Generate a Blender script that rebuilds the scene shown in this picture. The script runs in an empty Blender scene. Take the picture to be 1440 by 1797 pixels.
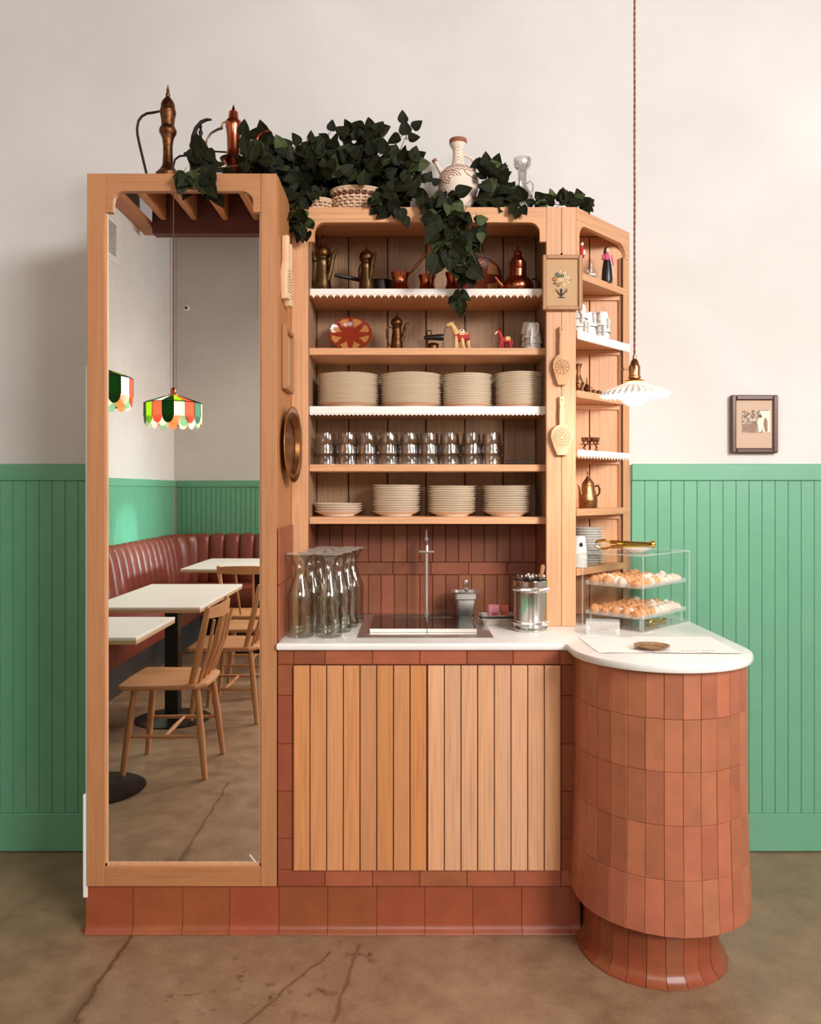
import bpy, bmesh, math, random
from mathutils import Vector, Matrix, Euler
random.seed(7)
PI = math.pi
sc = bpy.context.scene
col = sc.collection
D2R = PI/180
# ---------------------------------------------------------------- camera (1440x1797 frame)
CY, CH, F = -2.558, 1.38, 1443.0
cam = bpy.data.cameras.new('camera'); camo = bpy.data.objects.new('camera', cam); col.objects.link(camo)
camo.location = (0, CY, CH); camo.rotation_euler = (PI/2, 0, 0)
cam.sensor_fit = 'VERTICAL'; cam.sensor_height = 36; cam.lens = F/1797*36
cam.shift_y = -37.5/1797; cam.clip_start = 0.02
sc.camera = camo
# ---------------------------------------------------------------- world, lights, exposure
vs = sc.view_settings
vs.view_transform = 'Standard'; vs.look = 'None'; vs.gamma = 1; vs.use_curve_mapping = False
vs.exposure = 0.42
sc.cycles.transparent_max_bounces = 40
w = bpy.data.worlds.new('world'); sc.world = w; w.use_nodes = True
w.node_tree.nodes['Background'].inputs[0].default_value = (1, .98, .96, 1)
w.node_tree.nodes['Background'].inputs[1].default_value = .10
def area(name, loc, target, sx, sy, power, colr, spread=180):
    l = bpy.data.lights.new(name, 'AREA'); l.shape = 'RECTANGLE'; l.size = sx; l.size_y = sy
    l.energy = power; l.color = colr; l.spread = spread*D2R
    o = bpy.data.objects.new(name, l); col.objects.link(o); o.location = loc
    o.rotation_euler = (Vector(target)-Vector(loc)).to_track_quat('-Z', 'Y').to_euler()
    return o
area('window_light', (3.3, -5.45, 3.15), (0.2, .3, 1.4), 2.1, .95, 215, (.96, .985, 1))
area('right_fill_light', (2.1, -2.7, 3.0), (0.3, .4, 1.3), 1.0, .8, 50, (1, .985, .965))  # soft fill lamp added right of the camera, not a ceiling fitting
area('front_fill_light', (-.1, -3.7, 2.5), (.1, .4, 1.4), 1.2, .7, 17, (1, .97, .93))  # added frontal fill, lifts the dim shelf interiors
area('booth_fill_light', (0.2, -4.6, 3.6), (-1.2, -4.2, 0.5), 1.2, 1.2, 30, (1, .90, .78), 110)  # added fill for the booth side that the mirror reflects
area('daylight_patch', (3.9, -5.2, 1.6), (-2.4, -4.3, .98), .9, .8, 6, (.5, .9, 1), 16)
# ---------------------------------------------------------------- helpers
def W(px, py, y):
    Z = y-CY
    return ((px-720)*Z/F, y, CH-(py-861)*Z/F)
def X(px, y): return (px-720)*(y-CY)/F
def ZZ(py, y): return CH-(py-861)*(y-CY)/F
def arc(cx, cy, r, a0, a1, n):
    return [(cx+r*math.cos((a0+(a1-a0)*i/n)*D2R), cy+r*math.sin((a0+(a1-a0)*i/n)*D2R)) for i in range(n+1)]
def offset(poly, d):
    n = len(poly); out = []
    A = sum(poly[i][0]*poly[(i+1) % n][1]-poly[(i+1) % n][0]*poly[i][1] for i in range(n))
    sgn = 1 if A > 0 else -1
    for i in range(n):
        p0, p1, p2 = Vector(poly[i-1]), Vector(poly[i]), Vector(poly[(i+1) % n])
        a = (p1-p0); b = (p2-p1)
        if a.length < 1e-9 or b.length < 1e-9: out.append(tuple(p1)); continue
        a.normalize(); b.normalize()
        na = Vector((-a.y, a.x))*sgn; nb = Vector((-b.y, b.x))*sgn
        m = na+nb
        if m.length < 1e-6: m = na
        m.normalize(); k = d/max(.4, m.dot(na))
        out.append((p1.x+m.x*k, p1.y+m.y*k))
    return out
class MB:
    def __init__(s): s.v = []; s.f = []; s.m = []; s.s = []
    def add(s, vs_, fs, mi=0, sm=True):
        o = len(s.v); s.v += [tuple(v) for v in vs_]
        for f in fs: s.f.append([i+o for i in f]); s.m.append(mi); s.s.append(sm)
        return s
    def box(s, x0, x1, y0, y1, z0, z1, b=0, mi=0):
        if b <= 0:
            v = [(x, y, z) for x in (x0, x1) for y in (y0, y1) for z in (z0, z1)]
            return s.add(v, [(0, 1, 3, 2), (4, 6, 7, 5), (0, 4, 5, 1), (2, 3, 7, 6), (0, 2, 6, 4), (1, 5, 7, 3)], mi, False)
        bm = bmesh.new(); bmesh.ops.create_cube(bm, size=1)
        for v in bm.verts: v.co = ((x0+x1)/2+v.co.x*(x1-x0), (y0+y1)/2+v.co.y*(y1-y0), (z0+z1)/2+v.co.z*(z1-z0))
        bmesh.ops.bevel(bm, geom=bm.edges[:], offset=b, segments=1, affect='EDGES')
        s.bm(bm, mi, False); return s
    def bm(s, bm, mi=0, sm=True):
        bm.verts.index_update()
        s.add([v.co[:] for v in bm.verts], [[v.index for v in f.verts] for f in bm.faces], mi, sm); bm.free()
    def lathe(s, prof, c=(0, 0, 0), seg=28, axis='z', mi=0, wob=None, sc_=(1, 1)):
        vs_, fs, rings = [], [], []
        for k, (r, z) in enumerate(prof):
            if r < 1e-6: rings.append([len(vs_)]); vs_.append((0, 0, z)); continue
            rings.append(list(range(len(vs_), len(vs_)+seg)))
            for i in range(seg):
                a = 2*PI*i/seg; rr = r*(wob(a, k) if wob else 1); vs_.append((rr*math.cos(a)*sc_[0], rr*math.sin(a)*sc_[1], z))
        for a, b in zip(rings, rings[1:]):
            for i in range(seg):
                j = (i+1) % seg
                if len(a) == 1 and len(b) == 1: continue
                if len(a) == 1: fs.append((a[0], b[i], b[j]))
                elif len(b) == 1: fs.append((a[i], b[0], a[j]))
                else: fs.append((a[i], a[j], b[j], b[i]))
        if axis == 'x': vs_ = [(z, x, y) for x, y, z in vs_]
        if axis == 'y': vs_ = [(x, z, y) for x, y, z in vs_]
        return s.add([(x+c[0], y+c[1], z+c[2]) for x, y, z in vs_], fs, mi)
    def sph(s, c, r, seg=16, mi=0, sq=(1, 1, 1)):
        n = max(6, seg//2)
        o = len(s.v)
        s.lathe([(math.sin(PI*i/n)*1.0 if 0 < i < n else 0, -math.cos(PI*i/n)) for i in range(n+1)], (0, 0, 0), seg, 'z', mi)
        rr = (r, r, r) if not isinstance(r, (tuple, list)) else r
        for i in range(o, len(s.v)):
            x, y, z = s.v[i]; s.v[i] = (c[0]+x*rr[0], c[1]+y*rr[1], c[2]+z*rr[2])
        return s
    def tube(s, pts, r, seg=8, mi=0, flat=1.0, closed=False):
        pts = [Vector(p) for p in pts]; n = len(pts)
        R = r if isinstance(r, (list, tuple)) else [r]*n
        T = []
        for i in range(n):
            if closed: t = pts[(i+1) % n]-pts[i-1]
            else: t = pts[min(i+1, n-1)]-pts[max(i-1, 0)]
            T.append(t.normalized() if t.length > 1e-9 else Vector((0, 0, 1)))
        up = Vector((0, 0, 1)) if abs(T[0].z) < .9 else Vector((0, 1, 0))
        u = (up-T[0]*up.dot(T[0])).normalized()
        vs_, fs = [], []
        for i in range(n):
            u = (u-T[i]*u.dot(T[i])); u = u.normalized() if u.length > 1e-6 else T[i].orthogonal().normalized()
            q = T[i].cross(u)
            for k in range(seg):
                a = 2*PI*k/seg; vs_.append(pts[i]+u*(R[i]*flat*math.cos(a))+q*(R[i]*math.sin(a)))
        for i in range(n if closed else n-1):
            for k in range(seg):
                k2 = (k+1) % seg; j = (i+1) % n
                fs.append((i*seg+k, i*seg+k2, j*seg+k2, j*seg+k))
        if not closed: fs.append(tuple(range(seg))); fs.append(tuple((n-1)*seg+k for k in range(seg)))
        return s.add(vs_, fs, mi)
    def prism(s, poly, a, b, plane='xz', mi=0, bev=0):
        """poly extruded from a to b; plane xz -> along y, xy -> along z, yz -> along x"""
        P = {'xz': lambda p, t: (p[0], t, p[1]), 'xy': lambda p, t: (p[0], p[1], t), 'yz': lambda p, t: (t, p[0], p[1])}[plane]
        n = len(poly)
        if bev:
            sg = 1 if b > a else -1
            L = [(offset(poly, bev), a), (offset(poly, bev*.3), a+sg*bev*.3), (poly, a+sg*bev), (poly, b-sg*bev), (offset(poly, bev*.3), b-sg*bev*.3), (offset(poly, bev), b)]
        else: L = [(poly, a), (poly, b)]
        vs_, fs = [], []
        for q, t in L: vs_ += [P(p, t) for p in q]
        for k in range(len(L)-1):
            for i in range(n):
                j = (i+1) % n; fs.append((k*n+i, k*n+j, (k+1)*n+j, (k+1)*n+i))
        fs.append(tuple(range(n))); fs.append(tuple((len(L)-1)*n+i for i in range(n)))
        return s.add(vs_, fs, mi, bool(bev))
    def strip(s, sections, closed_sec=False, mi=0):
        m = len(sections[0]); vs_ = [p for q in sections for p in q]; fs = []
        for k in range(len(sections)-1):
            for i in range(m if closed_sec else m-1):
                j = (i+1) % m; fs.append((k*m+i, k*m+j, (k+1)*m+j, (k+1)*m+i))
        return s.add(vs_, fs, mi)
    def xf(s, M, start=0):
        for i in range(start, len(s.v)): s.v[i] = tuple(M @ Vector(s.v[i]))
        return s
    def mesh(s, name, mats, org=(0, 0, 0), ang=32):
        me = bpy.data.meshes.new(name)
        me.from_pydata([(v[0]-org[0], v[1]-org[1], v[2]-org[2]) for v in s.v], [], s.f)
        for m in (mats if isinstance(mats, (list, tuple)) else [mats]): me.materials.append(m)
        me.polygons.foreach_set('material_index', s.m); me.polygons.foreach_set('use_smooth', s.s)
        bm = bmesh.new(); bm.from_mesh(me); bmesh.ops.recalc_face_normals(bm, faces=bm.faces[:]); bm.to_mesh(me); bm.free()
        if any(s.s): me.set_sharp_from_angle(angle=ang*D2R)
        me.update(); return me
    def build(s, name, mats, parent=None, loc=None, world=False, **k):
        """world=True: verts are in world space; they are made local to the parent"""
        org = (0, 0, 0)
        if world and parent is not None: org = wl(parent)
        if loc is not None and world: org = loc
        o = bpy.data.objects.new(name, s.mesh(name, mats, org, **k)); col.objects.link(o)
        if parent is not None: o.parent = parent
        if loc is not None: o.location = loc
        return o
def wl(o):
    v = Vector((0, 0, 0))
    while o is not None: v = v+o.location; o = o.parent
    return v
def tag(o, label=None, cat=None, group=None, kind=None):
    if label: o['label'] = label
    if cat: o['category'] = cat
    if group: o['group'] = group
    if kind: o['kind'] = kind
    return o
def thing(name, label, cat, loc=(0, 0, 0), rz=0, group=None):
    o = bpy.data.objects.new(name, None); col.objects.link(o); o.location = loc; o.rotation_euler = (0, 0, rz)
    o.empty_display_size = .05
    return tag(o, label, cat, group)
def dup(root, loc=None, rz=None, label=None, group=None, rot=None):
    r = root.copy(); col.objects.link(r)
    if loc is not None: r.location = loc
    if rz is not None: r.rotation_euler = (0, 0, rz)
    if rot is not None: r.rotation_euler = rot
    if label: r['label'] = label
    if group: r['group'] = group
    for ch in list(root.children):
        c = ch.copy(); col.objects.link(c); c.parent = r
        for g in ch.children: d = g.copy(); col.objects.link(d); d.parent = c
    return r
def inst(me, name, parent, loc=(0, 0, 0), rot=(0, 0, 0), scale=1):
    o = bpy.data.objects.new(name, me); col.objects.link(o); o.parent = parent; o.location = loc; o.rotation_euler = rot
    o.scale = (scale,)*3 if not isinstance(scale, tuple) else scale
    return o
ORD = ['first', 'second', 'third', 'fourth', 'fifth', 'sixth', 'seventh', 'eighth', 'ninth', 'tenth', 'eleventh', 'twelfth', 'thirteenth', 'fourteenth', 'fifteenth', 'sixteenth']
# ---------------------------------------------------------------- materials
def lin(c):
    f = lambda u: (u/255/12.92) if u/255 <= .04045 else ((u/255+.055)/1.055)**2.4
    return (f(c[0]), f(c[1]), f(c[2]), 1)
class NT:
    def __init__(s, name):
        s.m = bpy.data.materials.new(name); s.m.use_nodes = True; s.t = s.m.node_tree; s.n = s.t.nodes; s.b = s.n['Principled BSDF']
    def N(s, t, **kw):
        n = s.n.new(t)
        for k, v in kw.items():
            if k.startswith('i_'): n.inputs[k[2:].replace('_', ' ')].default_value = v
            elif k.startswith('n') and k[1:].isdigit(): n.inputs[int(k[1:])].default_value = v
            else: setattr(n, k, v)
        return n
    def L(s, a, b): s.t.links.new(a, b)
    def math(s, op, a, b=None, clamp=False):
        n = s.N('ShaderNodeMath', operation=op); n.use_clamp = clamp
        for i, q in enumerate((a, b)):
            if q is None: continue
            if isinstance(q, (int, float)): n.inputs[i].default_value = q
            else: s.L(q, n.inputs[i])
        return n.outputs[0]
    def mix(s, fac, a, b, mode='MIX'):
        n = s.N('ShaderNodeMix', data_type='RGBA', blend_type=mode)
        for i, q in ((0, fac), (6, a), (7, b)):
            if isinstance(q, (int, float, tuple)): n.inputs[i].default_value = q
            else: s.L(q, n.inputs[i])
        return n.outputs[2]
    def ramp(s, fac, stops, interp='LINEAR'):
        n = s.N('ShaderNodeValToRGB'); n.color_ramp.interpolation = interp; e = n.color_ramp.elements
        while len(e) < len(stops): e.new(.5)
        for el, (p, c) in zip(e, stops): el.position = p; el.color = c if isinstance(c, tuple) else (c, c, c, 1)
        s.L(fac, n.inputs[0]); return n.outputs[0]
    def noise(s, vec, scale, detail=3, rough=.5, dist=0):
        n = s.N('ShaderNodeTexNoise', i_Scale=scale, i_Detail=detail, i_Roughness=rough, i_Distortion=dist)
        if vec is not None: s.L(vec, n.inputs['Vector'])
        return n.outputs[0]
    def coord(s, kind='Object', scale=(1, 1, 1), rand=0):
        c = s.N('ShaderNodeTexCoord').outputs[kind]
        mp = s.N('ShaderNodeMapping'); mp.inputs['Scale'].default_value = scale; s.L(c, mp.inputs[0])
        if rand:
            oi = s.N('ShaderNodeObjectInfo'); v = s.math('MULTIPLY', oi.outputs['Random'], rand)
            cb = s.N('ShaderNodeCombineXYZ'); s.L(v, cb.inputs[0]); s.L(v, cb.inputs[1]); s.L(v, cb.inputs[2])
            s.L(cb.outputs[0], mp.inputs['Location'])
        return mp.outputs[0]
    def bump(s, h, strength=.2, dist=.002):
        n = s.N('ShaderNodeBump', i_Strength=strength, i_Distance=dist); s.L(h, n.inputs['Height']); s.L(n.outputs[0], s.b.inputs['Normal'])
    def set(s, col_=None, rough=None, metal=None, spec=None, **k):
        for nm, q in (('Base Color', col_), ('Roughness', rough), ('Metallic', metal), ('Specular IOR Level', spec)):
            if q is None: continue
            if isinstance(q, (int, float, tuple)): s.b.inputs[nm].default_value = q
            else: s.L(q, s.b.inputs[nm])
        for kk, v in k.items(): s.b.inputs[kk.replace('_', ' ')].default_value = v
        return s.m
def plain(name, c, rough=.5, metal=0, **k):
    t = NT(name); return t.set(lin(c), rough, metal, **k)
def mottled(name, c1, c2, scale=30, rough=.5, metal=0, bump=0, bscale=None, **k):
    t = NT(name); v = t.coord(rand=7)
    n = t.noise(v, scale, 4, .6); cc = t.ramp(n, [(.3, lin(c1)), (.7, lin(c2))])
    if bump: t.bump(t.noise(v, bscale or scale*2, 3), bump)
    return t.set(cc, rough, metal, **k)
def wood(name, c, axis='z', var=.16, contrast=1.0, rough=.5, dark=None):
    t = NT(name); s_ = [9, 9, 9]; s_['xyz'.index(axis)] = .55
    v = t.coord(scale=tuple(s_), rand=23)
    n1 = t.noise(v, 1.0, 2, .45, .35)
    rings = t.math('PINGPONG', t.math('MULTIPLY', n1, 13.0), .5)
    s2 = [230, 230, 230]; s2['xyz'.index(axis)] = 3.5
    v2 = t.coord(scale=tuple(s2), rand=11)
    pores = t.noise(v2, 1.0, 2, .6)
    c = Vector(c)
    dk = tuple(int(q) for q in (c.x*(1-.20*contrast), c.y*(1-.29*contrast), c.z*(1-.36*contrast)))
    lt = tuple(min(255, int(q)) for q in (c.x*1.04, c.y*1.05, c.z*1.06))
    base = t.ramp(rings, [(.0, lin(lt)), (.55, lin(tuple(c))), (1.0, lin(dk))])
    p = t.ramp(pores, [(.30, .62), (.52, 1.0)])
    base = t.mix(.55*contrast, base, p, 'MULTIPLY')
    oi = t.N('ShaderNodeObjectInfo')
    hv = t.N('ShaderNodeHueSaturation'); t.L(base, hv.inputs['Color'])
    t.L(t.math('ADD', t.math('MULTIPLY', oi.outputs['Random'], var*2), 1-var), hv.inputs['Value'])
    r2 = t.math('FRACT', t.math('MULTIPLY', oi.outputs['Random'], 17.3))
    t.L(t.math('ADD', t.math('MULTIPLY', r2, var), 1-var*.5), hv.inputs['Saturation'])
    t.bump(pores, .12, .001)
    return t.set(hv.outputs[0], rough)
def tile_mat(name, c, var=.2, rough=.42):
    t = NT(name); v = t.coord(rand=9)
    n = t.noise(v, 14, 3, .6)
    base = t.mix(n, lin(tuple(x*.86 for x in c)), lin(tuple(min(255, x*1.12) for x in c)))
    oi = t.N('ShaderNodeObjectInfo'); r = oi.outputs['Random']
    hv = t.N('ShaderNodeHueSaturation'); t.L(base, hv.inputs['Color'])
    t.L(t.math('ADD', t.math('MULTIPLY', r, var*2), 1-var), hv.inputs['Value'])
    t.L(t.math('ADD', t.math('MULTIPLY', t.math('FRACT', t.math('MULTIPLY', r, 13.7)), .012), .497), hv.inputs['Hue'])
    t.bump(t.noise(v, 60, 3), .10, .002)
    return t.set(hv.outputs[0], rough)
def clear(name, tint=(1, 1, 1), gl=.10, power=3.0, edge=(.75, .8, .78), rough=.02):
    """thin clear sheet: transparent body, mirror-like skin that grows towards grazing view"""
    t = NT(name); t.n.remove(t.b)
    tr = t.N('ShaderNodeBsdfTransparent'); g = t.N('ShaderNodeBsdfGlossy'); g.inputs['Roughness'].default_value = rough
    lw = t.N('ShaderNodeLayerWeight'); lw.inputs[0].default_value = .5
    f = t.math('POWER', lw.outputs['Facing'], power)
    t.L(t.mix(f, tint+(1,), edge+(1,)), tr.inputs[0])
    fac = t.math('ADD', t.math('MULTIPLY', f, .6), gl, True)
    mx = t.N('ShaderNodeMixShader'); t.L(fac, mx.inputs[0]); t.L(tr.outputs[0], mx.inputs[1]); t.L(g.outputs[0], mx.inputs[2])
    t.L(mx.outputs[0], t.n['Material Output'].inputs[0]); return t.m
def metal(name, c, rough=.25, c2=None, scale=20, bump=0):
    return mottled(name, c, c2 or c, scale, rough, 1.0, bump)
M = {}
M['oakz'] = wood('oak_vertical_grain', (212, 156, 112), 'z', .05, 1.1)
M['oakx'] = wood('oak_horizontal_grain', (212, 156, 112), 'x', .05, 1.1)
M['oakoz'] = wood('amber_oak_vertical', (180, 122, 78), 'z', .04, .8)
M['oakox'] = wood('amber_oak_horizontal', (180, 122, 78), 'x', .04, .9)
M['plankL'] = wood('door_plank_amber', (204, 138, 88), 'z', .08, 1.0)
M['plankR'] = wood('door_plank_pale', (220, 164, 122), 'z', .07, 1.05)
M['backwood'] = wood('back_board_wood', (160, 122, 90), 'z', .10, 1.7, .6)
M['groove'] = plain('groove_dark', (70, 30, 18), .7)
M['tile'] = tile_mat('terracotta_tile', (160, 88, 60), .12)
M['tiled'] = tile_mat('terracotta_tile_deep', (146, 74, 50), .13)
M['tileb'] = tile_mat('terracotta_tile_drum', (176, 104, 76), .12)
M['tilek'] = tile_mat('terracotta_tile_plinth', (150, 74, 48), .10, .32)
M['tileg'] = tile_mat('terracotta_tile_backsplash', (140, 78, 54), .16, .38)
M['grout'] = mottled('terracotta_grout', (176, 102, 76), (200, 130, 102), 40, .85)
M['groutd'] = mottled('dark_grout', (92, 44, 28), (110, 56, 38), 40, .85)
M['marble'] = mottled('white_marble', (232, 228, 222), (248, 245, 240), 5, .22)
M['green'] = mottled('green_paint', (104, 164, 130), (110, 170, 136), 6, .34)
M['greeng'] = plain('green_groove_paint', (88, 142, 112), .5)
M['white'] = plain('white_ceramic', (238, 235, 230), .18)
M['cream'] = plain('cream_ceramic', (252, 238, 218), .2)
M['lace'] = plain('lace_cotton', (246, 240, 232), .9)
M['steel'] = metal('brushed_steel', (222, 216, 210), .38)
M['chrome'] = metal('polished_steel', (228, 222, 216), .14)
M['blacks'] = plain('black_glass_lid', (30, 22, 20), .08)
M['brass'] = metal('old_brass', (88, 68, 44), .36, (124, 98, 64), 30)
M['trayb'] = metal('brown_brass', (140, 94, 56), .3, (164, 114, 72), 12)
M['brassb'] = metal('bright_brass', (226, 180, 96), .18)
M['saucer'] = mottled('worn_brass_saucer', (140, 96, 60), (192, 148, 102), 60, .35, .55, .3)
M['copper'] = metal('copper', (172, 92, 64), .24, (192, 112, 80), 16)
M['copperd'] = metal('dark_copper', (150, 72, 46), .3, (176, 92, 60), 16)
M['bronze'] = metal('engraved_bronze', (70, 44, 30), .42, (128, 84, 52), 90, .5)
M['bronzel'] = metal('engraved_light_bronze', (130, 88, 58), .36, (188, 142, 100), 80, .5)
M['darkiron'] = plain('dark_iron', (34, 26, 22), .45, .6)
M['black'] = plain('black_plastic', (24, 20, 19), .35)
M['carved'] = mottled('carved_pale_wood', (226, 184, 142), (238, 202, 164), 25, .6, 0, .2)
M['carved2'] = mottled('carved_tan_wood', (204, 152, 106), (218, 168, 122), 25, .6, 0, .2)
M['carvedg'] = plain('carved_groove', (168, 118, 78), .7)
M['glass'] = clear('clear_glass', (.985, .98, .965), .06, 2.2, (.56, .50, .44))
M['glassc'] = clear('carafe_glass', (.975, .98, .955), .09, 2.2, (.58, .62, .52))
M['acrylic'] = clear('clear_acrylic', (.997, 1, .998), .012, 4, (.95, .97, .96))
M['acryedge'] = plain('acrylic_edge', (244, 246, 244), .15, 0, Alpha=.20)
M['paper'] = plain('white_paper', (240, 234, 228), .8)
M['ink'] = plain('grey_ink', (120, 110, 106), .8)
M['leather'] = mottled('oxblood_leather', (116, 52, 38), (130, 60, 44), 9, .36)
M['chairw'] = wood('pale_chair_wood', (196, 140, 94), 'z', .05, .5, .45)
M['tablew'] = plain('white_table_laminate', (236, 230, 222), .35)
M['tableedge'] = plain('table_edge_wood', (196, 160, 122), .5)
M['darkwood'] = wood('dark_red_wood', (96, 44, 30), 'x', .1, .8, .6)
M['joist'] = wood('joist_wood', (190, 122, 76), 'y', .1, .8, .6)
M['pink'] = mottled('pink_paper_packet', (224, 140, 150), (238, 168, 176), 60, .6)
M['redp'] = mottled('red_paper_packet', (190, 84, 66), (206, 110, 90), 60, .6)
M['toyred'] = plain('toy_red_cloth', (178, 44, 48), .7)
M['toytan'] = mottled('toy_tan_felt', (214, 166, 104), (232, 190, 130), 60, .8)
M['pinkc'] = plain('pink_cloth', (214, 92, 128), .8)
M['skin'] = plain('doll_face', (236, 206, 180), .6)
M['teal'] = plain('teal_paint', (80, 160, 140), .5)
M['silver'] = mottled('silver_filigree', (150, 136, 122), (226, 218, 208), 120, .3, .35, .6)
M['socketb'] = metal('satin_brass_socket', (196, 142, 92), .25)
M['frame_brown'] = wood('walnut_frame', (84, 48, 34), 'z', .05, .8, .35)
M['frame_tan'] = wood('tan_frame', (168, 116, 72), 'z', .05, .8, .4)
M['mat'] = plain('picture_mat', (206, 176, 152), .8)
M['linen'] = mottled('linen_canvas', (190, 152, 112), (200, 164, 124), 300, .9)
M['cord'] = mottled('twisted_cord', (120, 74, 48), (150, 98, 66), 200, .7)
M['stem'] = plain('vine_stem', (74, 58, 38), .7)
M['wicker'] = mottled('pale_wicker', (214, 176, 142), (232, 196, 166), 60, .7)
M['wickerd'] = mottled('brown_wicker', (112, 62, 40), (134, 78, 52), 60, .7)
M['plaster'] = None
# plaster wall
def make_plaster():
    t = NT('plaster_wall'); v = t.coord(scale=(1, 1, 1))
    n = t.noise(v, 1.3, 5, .6, .4); n2 = t.noise(v, 7, 4, .6)
    c = t.ramp(n, [(.3, lin((212, 207, 202))), (.7, lin((227, 223, 219)))])
    c = t.mix(t.math('MULTIPLY', n2, .22), c, lin((202, 195, 188)))
    t.bump(t.noise(v, 9, 5, .6), .12, .01)
    return t.set(c, .85)
M['plaster'] = make_plaster()
def make_floor():
    t = NT('polished_concrete_floor'); g = t.N('ShaderNodeNewGeometry').outputs['Position']
    sx = t.N('ShaderNodeSeparateXYZ'); t.L(g, sx.inputs[0]); x, y = sx.outputs[0], sx.outputs[1]
    n = t.noise(g, 1.6, 5, .62, .6); n2 = t.noise(g, 9, 4, .65); n3 = t.noise(g, 110, 2, .6)
    c = t.ramp(n, [(.28, lin((134, 104, 78))), (.5, lin((152, 120, 91))), (.75, lin((168, 138, 108)))])
    c = t.mix(.45, c, t.ramp(n2, [(.3, lin((112, 84, 62))), (.7, lin((180, 150, 120)))]))
    c = t.mix(.5, c, t.ramp(n3, [(.3, .72), (.62, 1.0)]), 'MULTIPLY')
    # pale and dark aggregate, denser in worn patches
    def blob(cx, cy, r):
        a = t.math('MULTIPLY', t.math('SUBTRACT', x, cx), 1/r); b = t.math('MULTIPLY', t.math('SUBTRACT', y, cy), 1/r)
        d = t.math('ADD', t.math('MULTIPLY', a, a), t.math('MULTIPLY', b, b))
        d = t.math('ADD', d, t.math('MULTIPLY', t.math('SUBTRACT', n2, .5), 2.2))
        return t.math('SUBTRACT', 1.0, d, True)
    worn = t.math('MAXIMUM', t.math('MAXIMUM', blob(-.33, -.30, .16), blob(-.62, -.36, .14)), t.math('MAXIMUM', blob(-.16, -.10, .10), blob(-.5, -.2, .12)))
    vor = t.N('ShaderNodeTexVoronoi', i_Scale=75.0); t.L(g, vor.inputs['Vector'])
    spk = t.ramp(vor.outputs['Distance'], [(.05, 1.0), (.18, 0.0)])
    spn = t.noise(g, 30, 2)
    pale = t.math('MULTIPLY', t.math('MULTIPLY', spk, t.ramp(spn, [(.45, 0.0), (.6, 1.0)])), t.math('ADD', worn, .06))
    c = t.mix(t.math('MULTIPLY', worn, .35), c, lin((150, 116, 86)))
    c = t.mix(t.math('MULTIPLY', pale, .8, True), c, lin((226, 196, 160)))
    dk = t.math('MULTIPLY', t.math('MULTIPLY', t.ramp(t.noise(g, 22, 3, .6), [(.56, 0.0), (.66, 1.0)]), worn), .8)
    c = t.mix(dk, c, lin((84, 56, 36)))
    # cracks: distance to segments in the floor plane
    def seg(ax, ay, bx, by, wd, col_, k):
        nonlocal c
        dx, dy = bx-ax, by-ay; L2 = dx*dx+dy*dy
        px = t.math('SUBTRACT', x, ax); py = t.math('SUBTRACT', y, ay)
        wob = t.math('MULTIPLY', t.math('SUBTRACT', n2, .5), .05)
        h = t.math('ADD', t.math('MULTIPLY', px, dx/L2), t.math('MULTIPLY', py, dy/L2), True)
        ex = t.math('SUBTRACT', t.math('ADD', px, wob), t.math('MULTIPLY', h, dx)); ey = t.math('SUBTRACT', py, t.math('MULTIPLY', h, dy))
        d = t.math('SQRT', t.math('ADD', t.math('MULTIPLY', ex, ex), t.math('MULTIPLY', ey, ey)))
        m = t.math('SUBTRACT', 1.0, t.math('MULTIPLY', d, 1/wd), True)
        c = t.mix(t.math('MULTIPLY', m, k), c, lin(col_))
    seg(-.87, .02, -.875, -.42, .010, (84, 56, 38), .9); seg(-.86, -.42, -.86, -1.3, .008, (92, 66, 46), .8)
    seg(-.873, -.25, -.90, -.5, .03, (96, 66, 44), .6); seg(-.85, -.58, -.86, -.42, .028, (84, 60, 42), .7)
    seg(-.24, -.10, -.43, -.43, .009, (92, 62, 42), .8); seg(-.16, -.06, -.20, -.42, .010, (92, 62, 42), .7)
    seg(-2, -2.2, 1.0, -1.9, .006, (96, 70, 50), .6)
    rg = t.ramp(n2, [(.3, .30), (.7, .46)])
    t.bump(t.noise(g, 60, 4, .6), .06, .002)
    return t.set(c, rg)
M['floor'] = make_floor()
XL, YR, XR, YW, ZC = -2.39, -5.73, 4.6, .60, 3.98
# ---------------------------------------------------------------- setting
tag(MB().box(XL-.1, XR+.1, YR-.1, YW+.1, -.1, 0).build('floor', M['floor']), kind='structure')
tag(MB().box(XL, XR, YW, YW+.1, 0, ZC).build('wall_back', M['plaster']), kind='structure')
tag(MB().box(XL-.1, XL, YR, YW, 0, ZC).build('wall_left', M['plaster']), kind='structure')
tag(MB().box(XR, XR+.1, YR, YW, 0, ZC).build('wall_right', M['plaster']), kind='structure')
tag(MB().box(XL, XR, YR-.1, YR, 0, ZC).build('wall_front', M['plaster']), kind='structure')
ceil = tag(MB().box(XL-.1, XR+.1, YR-.1, YW+.1, ZC, ZC+.1).build('ceiling', M['darkwood']), kind='structure')
jm = MB().box(-.024, .024, YR+1.15, -1.0, 0, .24, .003).mesh('joist', M['joist'])
for i in range(14): inst(jm, 'joist', ceil, (XL+.24+i*.27, 0, ZC-.242))
MB().box(XL+.14, 3.6, YR+1.03, YR+1.15, ZC-.36, ZC-.001, .004).build('beam', M['darkwood'], ceil)
MB().box(XL+.001, XL+.13, YR+.9, -.9, ZC-.30, ZC-.245, .004).build('ledger', M['joist'], ceil)
MB().tube([(XL+.14, -2.9, ZC-.27), (3.4, -2.9, ZC-.27)], .011).build('conduit', M['steel'], ceil)
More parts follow.
